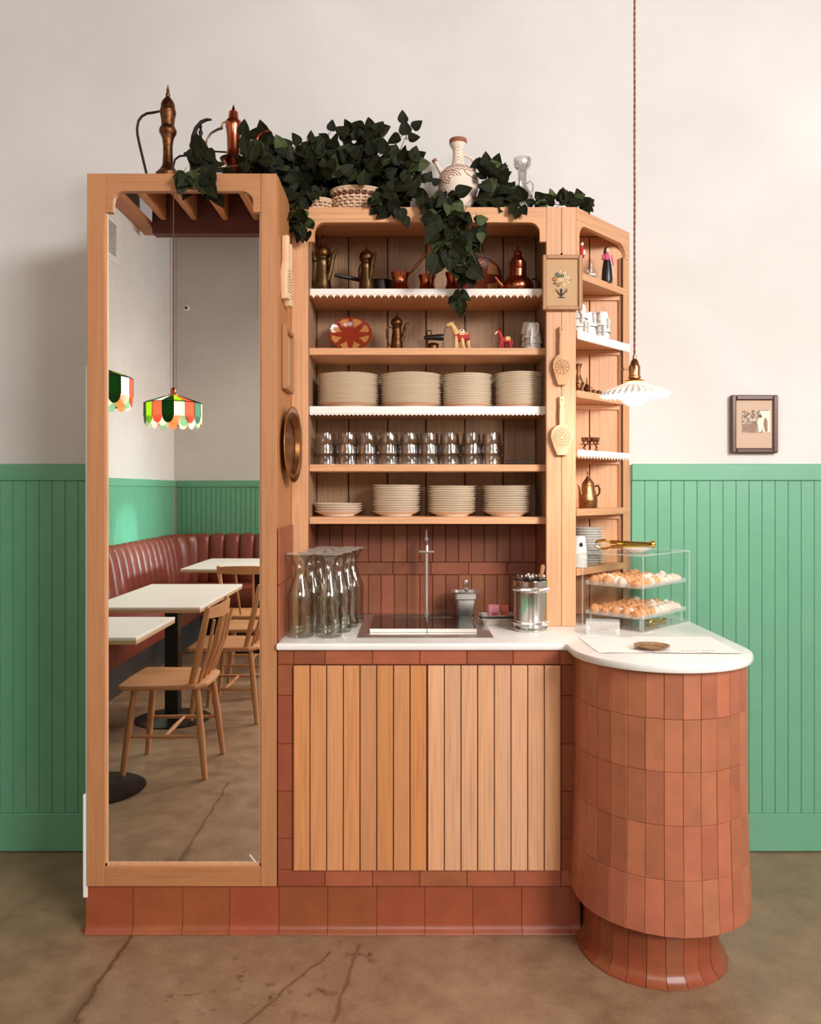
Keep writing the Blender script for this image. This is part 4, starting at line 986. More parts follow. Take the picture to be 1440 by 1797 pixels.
# woven basket with weave built strand by strand
y_ = .39
def basket(label, px, w_, rows_, seg, zb=0.0):
    t = thing('woven_basket', label, 'basket', at_(px, y_))
    MB().lathe([(0, .001), (w_*.75, .001), (w_*.90, .001+rows_*.011), (w_*.87, .001+rows_*.011), (w_*.70, .004), (0, .004)], seg=30, sc_=(1, .7)).build('lining', M['wickerd'], t)
    n = seg
    for j in range(rows_):
        f = .80+.17*j/(rows_-1); P = []
        for i in range(n*4):
            a = 2*PI*i/(n*4); wv = .0028*math.cos(a*n/1.0*1+(j % 2)*PI)
            P.append(((w_*f+.004+wv)*math.cos(a), (w_*f+.004+wv)*.7*math.sin(a), .006+j*.011))
        if j == rows_-2 and rows_ > 4: MB().tube(P, .0042, 6, closed=True).build('strand', M['wickerd'], t)
        else: MB().tube(P, .0046, 6, closed=True).build('strand', M['wicker'], t)
    b = MB()
    for i in range(n):
        a = 2*PI*(i+.25)/n; b.tube([(w_*.82*math.cos(a), w_*.82*.7*math.sin(a), .002), ((w_*.98+.003)*math.cos(a), (w_*.98+.003)*.7*math.sin(a), rows_*.011)], .0032, 5)
    b.build('stakes', M['wicker'], t)
    MB().tube([((w_*1.0+.004)*math.cos(2*PI*i/40), (w_*1.0+.004)*.7*math.sin(2*PI*i/40), rows_*.011+.003) for i in range(40)], .0055, 7, closed=True).build('rim', M['wicker'], t)
    return t
basket('pale woven basket with brown band under the ivy', 626, .088, 7, 22)
basket('low pale woven basket left of the larger basket', 556, .052, 4, 16)
# ================================================================ ivy
def leaf_mat(name, c, v):
    t = NT(name); co = t.N('ShaderNodeTexCoord').outputs['Object']; sx = t.N('ShaderNodeSeparateXYZ'); t.L(co, sx.inputs[0])
    ax = t.math('ABSOLUTE', sx.outputs[0])
    mid = t.math('LESS_THAN', ax, .018)
    side = t.math('LESS_THAN', t.math('ABSOLUTE', t.math('SUBTRACT', t.math('FRACT', t.math('SUBTRACT', t.math('MULTIPLY', sx.outputs[1], 5.0), t.math('MULTIPLY', ax, 4.2))), .5)), .06)
    m = t.math('MAXIMUM', mid, t.math('MULTIPLY', side, .6))
    n = t.noise(t.coord(rand=9), 3, 3)
    base = t.mix(n, lin(tuple(q*.75 for q in c)), lin(tuple(q*1.25 for q in c)))
    base = t.mix(t.math('MULTIPLY', m, .55), base, lin(v))
    oi = t.N('ShaderNodeObjectInfo'); hv = t.N('ShaderNodeHueSaturation'); t.L(base, hv.inputs['Color'])
    t.L(t.math('ADD', t.math('MULTIPLY', oi.outputs['Random'], .7), .65), hv.inputs['Value'])
    return t.set(hv.outputs[0], .6, spec=.12)
M['leaf'] = leaf_mat('ivy_leaf', (25, 27, 13), (66, 68, 36)); M['leafl'] = leaf_mat('ivy_leaf_pale', (64, 72, 42), (100, 108, 66))
def leaf_mesh(name, m, droop):
    rows = [(0, .10), (.05, .30), (.16, .41), (.34, .43), (.55, .34), (.76, .20), (.92, .07), (1.0, 0)]
    b = MB(); vs_ = []; fs = []
    for i, (t_, w_) in enumerate(rows):
        z = -droop*t_*t_+.02*math.sin(t_*9); up = .16*w_
        back = -.10*w_ if i < 2 else 0
        vs_ += [(-w_, t_+back, z+up), (-w_*.5, t_+back*.5, z+up*.35), (0, t_, z), (w_*.5, t_+back*.5, z+up*.35), (w_, t_+back, z+up)]
    for i in range(len(rows)-1):
        for j in range(4): a = i*5+j; fs.append((a, a+1, a+6, a+5))
    b.add(vs_, fs); b.tube([(0, -.35, .05), (0, -.15, .02), (0, .02, 0)], .02, 5); me = b.mesh(name, M[m], ang=80)
    return me
LM = [leaf_mesh('leaf', 'leaf', .1), leaf_mesh('leaf', 'leaf', .3), leaf_mesh('leaf', 'leaf', -.1)]
LP = [leaf_mesh('leaf', 'leafl', .15)]
rnd = random.Random(11)
def leaf_rot(ang, tilt, lean):
    """ang: direction of the tip in the picture plane (0 right, 90 up), lean: towards viewer, tilt: roll about its midrib"""
    a = ang*D2R
    yv = Vector((math.cos(a)*math.cos(lean), -math.sin(lean), math.sin(a)*math.cos(lean)))
    n0 = Vector((0, -1, 0)); z = (n0-yv*n0.dot(yv)); z = z.normalized() if z.length > .01 else Vector((0, 0, 1))
    z = Matrix.Rotation(tilt, 3, yv) @ z; x = yv.cross(z)
    return Matrix((x, yv, z)).transposed().to_euler()
def put_leaf(root, p, ang, size, tilt=None, lean=None, me=None):
    tilt = rnd.uniform(-.8, .8) if tilt is None else tilt; lean = rnd.uniform(-.3, .6) if lean is None else lean
    o = inst(me or rnd.choice(LM), 'leaf', root, Vector(p)-root.location, leaf_rot(ang, tilt, lean), size); return o
def vine(name, label, base, clouds, stems, mass=None, group=None):
    r = thing(name, label, 'plant', base, 0, group)
    for (px, py, rx, ry, n, y, yr, sz, dirn) in clouds:
        for i in range(n):
            a = rnd.uniform(0, 2*PI); q = math.sqrt(rnd.random())
            x_, y_ = px+rx*q*math.cos(a), py+ry*q*math.sin(a); yy = y+rnd.uniform(-yr, yr)
            p = W(x_, y_, yy)
            ang = dirn+rnd.uniform(-70, 70) if dirn is not None else rnd.uniform(0, 360)
            put_leaf(r, p, ang, sz*rnd.uniform(.75, 1.2), me=None if rnd.random() > .10 else LP[0])
    for pts, th in stems:
        MB().tube([Vector(W(*p))-Vector(base) for p in pts], th, 6).build('stem', M['stem'], r)
    if mass:
        b = MB(); src = LM[0]; sv = [v.co.copy() for v in src.vertices]; sf = [tuple(p.vertices) for p in src.polygons]
        for (px, py, rx, ry, n, y, yr, sz) in mass:
            for i in range(n):
                a = rnd.uniform(0, 2*PI); q = math.sqrt(rnd.random())
                p = Vector(W(px+rx*q*math.cos(a), py+ry*q*math.sin(a), y+rnd.uniform(-yr, yr)))-Vector(base)
                Rm_ = leaf_rot(rnd.uniform(0, 360), rnd.uniform(-1, 1), rnd.uniform(-.6, .6)).to_matrix()
                b.add([p+Rm_ @ (v*sz) for v in sv], sf)
        b.build('inner_foliage', M['leaf'], r)['kind'] = 'stuff'
    return r
# big plant in the basket
vine('ivy_plant', 'large dense dark ivy plant spilling around the woven basket', (X(620, .4), .40, ZT0+.06),
     [(620, 285, 70, 42, 70, .34, .05, .052, 100), (520, 290, 50, 38, 46, .34, .05, .05, 150), (480, 280, 36, 28, 24, .30, .05, .046, 160),
      (705, 310, 38, 40, 34, .33, .04, .05, 30), (640, 245, 34, 22, 20, .36, .04, .05, 100), (560, 262, 30, 22, 16, .35, .04, .048, 110), (675, 345, 20, 22, 12, .29, .02, .046, 280),
      (530, 330, 38, 24, 18, .33, .03, .05, 250)],
     [([(640, 300, .38), (650, 255, .37), (657, 225, .36)], .0016), ([(680, 300, .38), (702, 262, .36), (712, 240, .36), (718, 225, .36)], .0014), ([(575, 280, .38), (573, 250, .37), (577, 232, .37)], .0013)],
     [(600, 310, 88, 48, 190, .46, .05, .056), (490, 300, 42, 36, 70, .44, .06, .054), (690, 330, 38, 34, 60, .42, .04, .052), (540, 320, 50, 34, 60, .42, .04, .054), (470, 315, 40, 30, 40, .36, .04, .05)])
ivy = [o for o in col.objects if o.name == 'ivy_plant'][0]
for (px, py, ang, s_) in ((660, 232, 60, .052), (650, 226, 100, .044), (637, 225, 160, .05), (707, 216, 95, .046), (712, 237, 100, .055), (724, 226, 40, .044), (702, 240, 200, .052), (716, 243, 10, .045), (573, 244, 140, .036), (580, 230, 80, .04), (600, 240, 80, .036), (516, 268, 200, .04), (738, 320, 60, .05), (732, 300, 80, .055), (748, 318, 60, .04), (758, 322, 20, .036)):
    put_leaf(ivy, W(px, py, .36), ang, s_, rnd.uniform(-.4, .4), rnd.uniform(-.1, .3))
for (px, py, ang, s_) in ((692, 352, 265, .058), (700, 365, 280, .06), (708, 380, 290, .045), (698, 345, 200, .05), (742, 345, 270, .058)):
    put_leaf(ivy, W(px, py, .275), ang, s_, rnd.uniform(-.3, .3), .1)
# strand over the mirror cabinet
v2 = vine('ivy_strand', 'ivy strand trailing over the top edge of the mirror cabinet', (X(380, .05), .05, ZT0+.02),
     [(352, 275, 17, 26, 9, .03, .02, .05, 270), (330, 308, 14, 10, 5, -.02, .01, .048, 270), (362, 312, 10, 14, 5, -.02, .01, .05, 270), (452, 285, 26, 18, 14, .10, .04, .05, 120), (428, 250, 6, 14, 2, .14, .02, .05, 100), (462, 250, 16, 14, 8, .16, .03, .046, 100), (375, 350, 8, 6, 0, -.03, .01, .045, 270)],
     [([(420, 290, .08), (390, 294, .04), (352, 296, .01), (330, 303, -.012)], .0016)], [(462, 292, 28, 16, 26, .16, .04, .05), (370, 302, 30, 8, 8, .08, .02, .05)])
for (px, py, ang, s_, me) in ((322, 302, 235, .05, LP[0]), (335, 300, 280, .055, LP[0]), (358, 308, 265, .062, None), (366, 304, 290, .05, None), (346, 262, 100, .055, None), (356, 258, 265, .06, None), (426, 238, 80, .05, None), (430, 262, 100, .045, None)):
    put_leaf(v2, W(px, py, -.016 if py > 290 else .02), ang, s_, rnd.uniform(-.3, .3), .1, me)
# strand at the left hutch post
v3 = vine('ivy_strand', 'short ivy strand hanging between mirror cabinet and hutch', (X(515, .27), .27, ZT0-.02),
     [(512, 345, 14, 20, 9, .26, .02, .05, 265), (520, 378, 16, 16, 9, .25, .02, .05, 280), (534, 398, 14, 10, 7, .25, .015, .046, 300)],
     [([(500, 330, .30), (508, 350, .27), (516, 375, .25), (534, 400, .245)], .0016)])
# long strand hanging in front of the hutch
v4 = vine('ivy_strand', 'long ivy strand hanging down in front of the top shelves', (X(775, .26), .26, ZT0),
     [(775, 350, 30, 16, 18, .26, .03, .052, 280), (785, 375, 34, 16, 20, .25, .025, .055, 270), (790, 400, 34, 20, 22, .25, .025, .058, 265), (800, 430, 36, 24, 26, .25, .025, .06, 265), (812, 462, 26, 18, 16, .26, .02, .055, 280), (828, 480, 14, 8, 5, .26, .01, .05, 300), (838, 395, 10, 22, 7, .25, .015, .042, 290), (804, 520, 8, 14, 7, .30, .01, .05, 265)],
     [([(775, 345, .28), (790, 380, .235), (815, 420, .23), (838, 465, .235), (850, 470, .24)], .0018), ([(790, 380, .24), (820, 395, .235), (842, 420, .24), (845, 455, .25)], .0014),
      ([(790, 400, .25), (770, 430, .25), (785, 470, .25), (805, 500, .29), (806, 530, .30), (818, 556, .31), (815, 580, .32)], .0014)])
for (px, py, ang, s_) in ((775, 388, 200, .07), (800, 340, 20, .06), (765, 405, 230, .06), (770, 448, 250, .085), (790, 440, 265, .08), (836, 388, 10, .042), (842, 408, 280, .038), (822, 470, 320, .065)):
    put_leaf(v4, W(px, py, .225), ang, s_, rnd.uniform(-.3, .3), .1, LP[0] if px > 830 else None)
# right garland
v5 = vine('ivy_strand', 'ivy garland lying along the right top edge of the hutch', (X(900, .36), .36, ZT0+.02),
     [(862, 315, 20, 26, 22, .36, .04, .055, 70), (880, 338, 30, 20, 22, .33, .03, .055, 200), (905, 355, 22, 10, 10, .32, .02, .05, 180), (955, 356, 26, 7, 12, .36, .03, .042, 150), (1000, 355, 26, 7, 12, .36, .02, .042, 30), (1022, 360, 10, 5, 5, .36, .01, .042, 0)],
     [([(850, 345, .36), (900, 352, .34), (950, 358, .36), (1020, 360, .37), (1036, 362, .38)], .0016), ([(990, 355, .36), (990, 345, .36), (989, 330, .36)], .0012)],
     [(875, 345, 34, 24, 44, .44, .04, .055)])
for (px, py, ang, s_, yy) in ((989, 346, 90, .038, .36), (1018, 352, 110, .045, .36), (1026, 352, 330, .04, .36), (908, 365, 260, .045, .28), (904, 360, 230, .04, .28), (914, 362, 300, .04, .28), (845, 285, 200, .045, .38), (868, 320, 260, .06, .34)):
    put_leaf(v5, W(px, py, yy), ang, s_, rnd.uniform(-.3, .3), .1)
# ================================================================ worktop objects
ZK = .9085
car = MB().lathe([(0, 0), (.040, 0), (.0425, .004), (.043, .012), (.0415, .06), (.042, .10), (.0435, .120), (.0425, .135), (.036, .155), (.026, .178), (.0195, .20), (.0185, .212), (.021, .228), (.032, .252), (.0445, .262), (.0455, .265), (.0425, .265),
                  (.030, .251), (.019, .228), (.0168, .212), (.0178, .20), (.0243, .177), (.034, .154), (.0402, .134), (.0412, .120), (.0398, .10), (.0392, .06), (.0395, .014), (0, .009)], seg=28).mesh('vessel', M['glassc'], ang=50)
rib = MB().lathe([(.0430, .118), (.0445, .122), (.0430, .126)], seg=28).mesh('raised_ring', M['glassc'])
lidm = NT('translucent_plastic'); M['lidm'] = lidm.set(lin((236, 228, 216)), .35, 0, Alpha=.28)
lid = MB().lathe([(.030, .2655), (.044, .2655), (.0455, .2672), (.044, .2690), (.02, .2690), (0, .2690)], seg=28).mesh('lid', M['lidm'])
rowsn = ['front', 'second', 'third', 'back']
for i, (xa, xb, yy) in enumerate(((527, 577, .105), (545, 594, .200), (560, 607, .295), (574, 617, .39))):
    for j, px in enumerate((xa, xb)):
        t = thing('carafe', 'clear glass carafe, %s one in %s row beside the sink' % (('left', 'right')[j], rowsn[i]), 'carafe', (X(px, yy), yy, ZK), rnd.uniform(0, 6), 'glass carafes beside the sink')
        inst(car, 'vessel', t); inst(lid, 'lid', t)
# glass rinser sink
t = thing('rinser_sink', 'flat steel sink tray with two black lids set into the worktop', 'sink', (.05, .3, .909))
b = MB().box(-.171, .266, .072, .558, .9086, .9105, .0006); b.build('drip_tray', M['steel'], t, world=True)
for (a, c_, nm) in ((-.135, .0535, 'lid'), (.0555, .219, 'lid')):
    d = MB().box(a, c_, .165, .46, .911, .924, .002).build(nm, M['blacks'], t, world=True)
    MB().box(a, c_, .160, .1645, .911, .9245, .001).build('steel_edge', M['chrome'], d, world=True)
MB().box(-.07, .15, .398, .402, .9245, .9262, .0004).build('trim_bar', M['chrome'], t, world=True)
M['tapm'] = plain('satin_chrome', (236, 232, 228), .22, .75)
t = thing('tap', 'slim tall polished tap with cross handle behind the sink', 'tap', (X(748, .49), .49, .911))
MB().lathe([(0, 0), (.016, 0), (.016, .004), (.009, .007), (.009, .016), (.006, .018), (.006, .272), (0, .272)], seg=20).build('pipe', M['tapm'], t)
MB().tube([(0, 0, .262), (0, -.012, .276), (0, -.05, .282), (0, -.09, .268), (0, -.096, .250)], .0055, 10).build('spout', M['tapm'], t)
MB().tube([(-.028, -.006, .243), (.028, -.006, .243)], .005, 10).build('cross_handle', M['tapm'], t)
MB().lathe([(0, .27), (.006, .27), (.006, .285), (.009, .288), (.009, .293), (.004, .296), (.004, .318), (.006, .321), (.003, .328), (0, .328)], seg=16).build('top_valve', M['tapm'], t)
# steel insert pan with ladle
t = thing('steel_container', 'tapered steel insert pan on the back of the sink', 'container', (X(817, .45), .465, .9115))
def rrect(wx, wy, r, n=4):
    P = []
    for (cx, cy, a0) in ((wx-r, wy-r, 0), (-wx+r, wy-r, 90), (-wx+r, -wy+r, 180), (wx-r, -wy+r, 270)):
        P += [(cx+r*math.cos((a0+90*i/n)*D2R), cy+r*math.sin((a0+90*i/n)*D2R)) for i in range(n+1)]
    return P
b = MB(); b.strip([[(x, y, z) for x, y in rrect(wx, wx*1.0, .009)] for wx, z in ((.001, 0), (.028, .0), (.030, .003), (.037, .07), (.041, .074), (.0415, .095), (.052, .096), (.053, .0985), (.051, .1), (.040, .099), (.039, .075), (.035, .070), (.027, .004), (.001, .004))], True)
b.build('pan', M['steel'], t)
tt = thing('ladle', 'clear-handled ladle standing in the steel insert pan', 'ladle', (X(818, .46), .47, .92))
MB().tube([(0, 0, .02), (0, 0, .085), (0, 0, .10)], [.004, .005, .009], 10).build('shaft', M['steel'], tt)
MB().tube([(0, 0, .095), (0, 0, .105), (0, 0, .125), (0, 0, .132)], [.009, .0105, .010, .006], 12, 0, .6).build('handle', M['cut'], tt)
MB().sph((0, 0, .014), (.014, .014, .009), 14).build('bowl', M['steel'], tt)
# small tray with sugar packets
def small_tray(label, x, y, z, w_, d_, group):
    t = thing('steel_tray', label, 'tray', (x, y, z), 0, group)
    b = MB(); b.strip([[(q[0]*1, q[1]*d_/w_, zz) for q in rrect(wx, wx, .010)] for wx, zz in ((.001, 0), (w_*.78, .0), (w_*.80, .001), (w_*.92, .020), (w_*.99, .022), (w_, .0235), (w_*.985, .0245), (w_*.90, .0225), (w_*.78, .003), (.001, .002))], True)
    b.build('pan', M['steel'], t)
    MB().tube([(x_*.985*w_/.062 if 0 else x_, y_*d_/w_, .0238) for x_, y_ in rrect(w_*.99, w_*.99, .010)], .0014, 6, closed=True).build('rolled_rim', M['chrome'], t)
    return t
small_tray('small rectangular steel tray under the other beside silver canister', X(872, .35), .355, ZK+.0002, .066, .052, 'nested steel trays')
small_tray('small steel tray holding pink sugar packets', X(870, .36), .362, ZK+.0100, .062, .048, 'nested steel trays')
pm = MB().box(-.018, .018, -.0011, .0011, 0, .052, .0008).mesh('packet_paper', M['pink']); pm2 = MB().box(-.018, .018, -.0011, .0011, 0, .052, .0008).mesh('packet_paper', M['redp'])
M['pinkd'] = plain('packet_print', (196, 96, 112), .6)
pr_ = MB().box(-.011, .011, -.0015, -.00112, .006, .026).mesh('packet_print', M['pinkd'])
tx = X(868, .36)
for i in range(9):
    red = i >= 7
    t = thing('sugar_packet', '%s paper sugar packet, %s from the %s in small steel tray' % (('pink', 'red')[red], ORD[i] if not red else ORD[i-7], 'front' if not red else 'left'), 'packet', (tx+rnd.uniform(-.003, .003)+(.033 if red else -.004), .350+(i if not red else (i-7))*.0040, ZK+.0140), rnd.uniform(-.12, .12), 'sugar packets in the steel tray')
    t.rotation_euler = (-.08, rnd.uniform(-.06, .06), t.rotation_euler.z)
    t.scale = (.7 if red else 1, 1, 1)
    inst(pm2 if red else pm, 'packet_paper', t)
    if not red: inst(pr_, 'packet_print', t)
# silver canister with cutlery
cx, cy = X(930.5, .225), .225
t = thing('canister', 'polished silver canister with two rope bands full of cutlery', 'canister', (cx, cy, ZK))
MB().lathe([(0, .001), (.055, 0), (.0575, .003), (.0575, .018), (.0565, .020), (.0565, .148), (.0580, .150), (.0580, .168), (.0565, .170), (.055, .168), (.055, .004), (0, .004)], seg=48).build('body', M['chrome'], t)
for zz in (.028, .140):
    b = MB()
    for i in range(64):
        a = 2*PI*i/64; d = .022
        b.tube([((.0588)*math.cos(a-d), .0588*math.sin(a-d), zz-.0045), (.0605*math.cos(a), .0605*math.sin(a), zz), (.0588*math.cos(a+d), .0588*math.sin(a+d), zz+.0045)], [.0014, .0024, .0014], 5)
    b.tube([(.0582*math.cos(2*PI*i/48), .0582*math.sin(2*PI*i/48), zz+.007) for i in range(48)], .0014, 5, closed=True)
    b.tube([(.0582*math.cos(2*PI*i/48), .0582*math.sin(2*PI*i/48), zz-.007) for i in range(48)], .0014, 5, closed=True)
    b.build('rope_band', M['chrome'], t)
hm = MB().tube([(0, 0, .0), (0, 0, .10), (0, 0, .150), (0, 0, .170), (0, 0, .178), (0, 0, .183)], [.0025, .0022, .003, .005, .006, .003], 8, 0, .45).mesh('spoon', M['chrome'])
for i in range(12):
    a = 2*PI*i/12; r_ = .034 if i % 2 else .020
    o = bpy.data.objects.new('spoon', hm); col.objects.link(o); o.location = (cx+r_*math.cos(a), cy+r_*math.sin(a), ZK+.0055)
    o.rotation_euler = (rnd.uniform(-.06, .06), rnd.uniform(-.06, .06), rnd.uniform(0, 3)); tag(o, 'steel cutlery handle poking out of the silver canister', 'spoon', 'cutlery in the silver canister')
t = thing('wooden_handled_knife', 'knife with wooden handle leaning highest out of the silver canister', 'knife', (cx+.006, cy-.01, ZK+.006))
t.rotation_euler = (0, .16, 0)
MB().tube([(0, 0, 0), (0, 0, .175)], .0022, 6).build('blade', M['chrome'], t)
MB().tube([(0, 0, .172), (0, 0, .180), (0, 0, .205), (0, 0, .215), (0, 0, .219)], [.004, .006, .0075, .007, .003], 10, 0, .7).build('handle', M['carvedg'], t)
# ================================================================ pastry case
fc = Vector((.755, 2.724+CY)); fl_ = Vector((.589, 2.886+CY)); fr = Vector((.996, 2.960+CY))
sh = Vector((.012, -.012)); fc += sh; fl_ += sh; fr += sh
eu = (fl_-fc); Lu = eu.length; eu.normalize(); ev = Vector((-eu.y, eu.x));  ev = ev if ev.dot(fr-fc) > 0 else -ev; Lv = (fr-fc).length*.99
rz_ = math.atan2(ev.y, ev.x)
pcse = thing('pastry_case', 'clear acrylic two-tier pastry case on the counter end', 'display case', (fc.x, fc.y, ZK), 0)
pcse.rotation_euler = (0, 0, rz_)     # local x runs along the long side, local y along the short side
Hc = .254; th = .003
flip = 1 if Vector((-ev.y, ev.x)).dot(eu) > 0 else -1
def cb(nm, x0, x1, y0, y1, z0, z1, m='acrylic', par=pcse):
    ya, yb = sorted((y0*flip, y1*flip)); return MB().box(x0, x1, ya, yb, z0, z1).build(nm, M[m], par)
cb('front_pane', 0, Lv, 0, th, 0, Hc); cb('side_pane', 0, th, th, Lu-th, 0, Hc); cb('side_pane', Lv-th, Lv, th, Lu-th, 0, Hc); cb('back_pane', 0, Lv, Lu-th, Lu, 0, Hc)
cb('top_pane', 0, Lv, 0, Lu, Hc+.0003, Hc+th); cb('floor_pane', th, Lv-th, th, Lu-th, .003, .006)
for (x, y) in ((0, 0), (Lv, 0), (0, Lu), (Lv, Lu)):
    cb('corner_strip', x-.0018, x+.0018, y-.0018, y+.0018, 0, Hc, 'acryedge')
for (x0, x1, y0, y1) in ((0, Lv, -.0015, .0015), (0, Lv, Lu-.0015, Lu+.0015), (-.0015, .0015, 0, Lu), (Lv-.0015, Lv+.0015, 0, Lu)):
    cb('edge_strip', x0, x1, y0, y1, Hc, Hc+.0035, 'acryedge'); cb('edge_strip', x0, x1, y0, y1, 0, .003, 'acryedge')
for x in (.05, .20, .29): cb('hinge', x, x+.014, -.004, .004, Hc+.003, Hc+.007, 'acryedge')
pw = MB()
def pastry_mesh(name, m):
    b = MB(); P = []
    n = 10
    for i in range(n+1):
        u = i/n; r_ = .0135*(math.sin(PI*(.06+.88*u))**.9)*(1+.10*(i % 2)); P.append((r_, -.021+u*.042))
    b.lathe([(0, -.0215)]+P+[(0, .0215)], (0, 0, .0115), 14, 'x')
    b.v = [(x, y*1.05, max(.0, z*.95)+.0) for x, y, z in b.v]
    me = b.mesh(name, M[m], ang=60); return me
M['bake'] = mottled('golden_pastry', (206, 128, 74), (236, 184, 132), 90, .55, 0, .4)
M['sugar'] = mottled('powdered_pastry', (232, 204, 178), (246, 232, 218), 70, .7, 0, .4)
pb, ps = pastry_mesh('roll', 'bake'), pastry_mesh('roll', 'sugar')
endm = MB().lathe([(0, .0222), (.0040, .0218), (.0045, .0200)], (0, 0, .0115), 12, 'x').mesh('filling_end', M['sugar'])
def tier(z, nx, ny, where, x0=.022, x1=None, pile=False):
    tr = thing('pastry_tray', 'clear acrylic tray on the %s tier of the pastry case' % where, 'tray', (fc.x, fc.y, ZK+z), 0, 'trays in the pastry case'); tr.rotation_euler = (0, 0, rz_)
    cb('tray_floor', .008, Lv-.008, .008, Lu-.008, 0, .0025, 'acrylic', tr); 
    for (a, b2, c2, d2) in ((.008, Lv-.008, .008, .0105), (.008, Lv-.008, Lu-.0105, Lu-.008), (.008, .0105, .0105, Lu-.0105), (Lv-.0105, Lv-.008, .0105, Lu-.0105)):
        cb('tray_rim', a, b2, c2, d2, .0025, .016, 'acryedge', tr)
    x1 = x1 or Lv-.03
    for i in range(nx):
        for j in range(ny):
            for lv in range(2 if pile and 0 < j < ny-1 and 0 < i < nx-1 else 1):
                lx = x0+(x1-x0)*(i+.5*lv)/(nx-1)+rnd.uniform(-.002, .002); ly = (.036+(Lu-.072)*(j+.3*lv)/(ny-1))+rnd.uniform(-.002, .002)
                p = Vector((fc.x, fc.y))+ev*lx+eu*ly
                sug = (i >= nx*.45 and j <= 1) or rnd.random() < .12
                t = thing('pastry_roll', '%s pastry, %s along the length, row %s from front, %s%s tier' % ('sugared' if sug else 'golden', ORD[min(i, 15)], ('one', 'two', 'three', 'four', 'five')[j], 'top layer, ' if lv else '', where), 'pastry', (p.x, p.y, ZK+z+.003+lv*.016), rz_+PI/2+rnd.uniform(-.45, .45), 'pastries on the %s tier' % where)
                t.rotation_euler = (0, rnd.uniform(-.05, .05), t.rotation_euler.z)
                t.scale = (.95, 1.0, rnd.uniform(1.05, 1.5))
                inst(ps if sug else pb, 'roll', t)
                if not sug: inst(endm, 'filling_end', t, (0, 0, 0), (0, 0, PI) if flip*0+1 and False else (0, 0, 0))
tier(.142, 10, 4, 'upper'); tier(.040, 10, 5, 'lower')
for (x, y) in ((.02, .02), (Lv-.02, .02), (.02, Lu-.02), (Lv-.02, Lu-.02)):
    cb('tray_post', x-.003, x+.003, y-.003, y+.003, .006, .0398, 'acryedge')
# brass tongs lying in the case, drawer level
def tongs(name, label, loc, rot, s=1):
    t = thing(name, label, 'tongs', loc); t.rotation_euler = rot
    for sg in (-1, 1):
        MB().tube([(.085*s, 0, .0025), (.0*s, 0, sg*.004*s+.005), (-.055*s, sg*.006*s, sg*.009*s+.005)], [.0085*s, .0085*s, .0065*s], 10, 0, .95).build('arm', M['brassb'], t)
        for k in (-1, 0, 1):
            MB().tube([(-.055*s, k*.002*s, sg*.009*s+.005), (-.075*s, k*.011*s, sg*.015*s+.006), (-.095*s, k*.012*s, sg*.012*s+.006), (-.105*s, k*.009*s, sg*.005*s+.006)], [.004*s, .0060*s, .0060*s, .004*s], 8, 0, .7).build('claw', M['brassb'], t)
    MB().lathe([(0, .082*s), (.009*s, .082*s), (.0125*s, .084*s), (.0125*s, .094*s), (.009*s, .097*s), (0, .097*s)], (0, 0, .004), 16, 'x').build('end_cap', M['brassb'], t)
    return t
ztc = ZK+Hc+.0035
pp = Vector((X(1116, .34), .345))
t = thing('glass_plate', 'small pale plate lying on top of the pastry case', 'plate', (pp.x, pp.y, ztc))
MB().lathe([(0, .001), (.035, .0), (.037, .002), (.055, .010), (.0565, .012), (.054, .0125), (.036, .005), (0, .004)], seg=36).build('dish', M['white'], t)
tongs('serving_tongs', 'gold claw-ended tongs lying across plate on pastry case', (X(1098, .33), .325, ztc+.021), (0, -.02, -.04), 1.02)
q = Vector((fc.x, fc.y))+ev*(.20)+eu*.055
tongs('small_tongs', 'gold tongs lying inside the bottom of pastry case', (q.x, q.y, ZK+.007), (0, 0, rz_), .62)
# clear box of cocktail sticks
t = thing('pick_box', 'ribbed clear plastic box of wooden sticks in front of case', 'box', (X(1059, .14), .155, ZK), .0)
t.rotation_euler = (0, 0, -.22)
for (x0, x1, y0, y1, z0, z1, nm) in ((-.054, .054, -.028, -.026, 0, .044, 'front_pane'), (-.054, .054, .026, .028, 0, .044, 'back_pane'), (-.054, -.052, -.026, .026, 0, .044, 'side_pane'), (.052, .054, -.026, .026, 0, .044, 'side_pane'), (-.052, .052, -.026, .026, 0, .002, 'floor_pane')):
    MB().box(x0, x1, y0, y1, z0, z1).build(nm, M['acryedge'], t)
b = MB()
for i in range(14): b.box(-.052+i*.0078, -.0495+i*.0078, -.0290, -.028, .002, .042)
b.build('ribs', M['acryedge'], t)
for i in range(10):
    s = bpy.data.objects.new('wooden_pick', (MB().tube([(-.040, 0, 0), (.036, 0, 0), (.044, 0, 0)], [.0013, .0013, .0003], 6).mesh('wooden_pick', M['tableedge'])) if i == 0 else pick); pick = s.data
    col.objects.link(s); s.location = (t.location.x+rnd.uniform(-.004, .004), t.location.y+rnd.uniform(-.014, .014), ZK+.006+i*.0028); s.rotation_euler = (0, rnd.uniform(-.08, .08), -.22+rnd.uniform(-.2, .2))
    tag(s, 'thin wooden pick lying in the ribbed clear box', 'pick', 'wooden picks in the clear box')
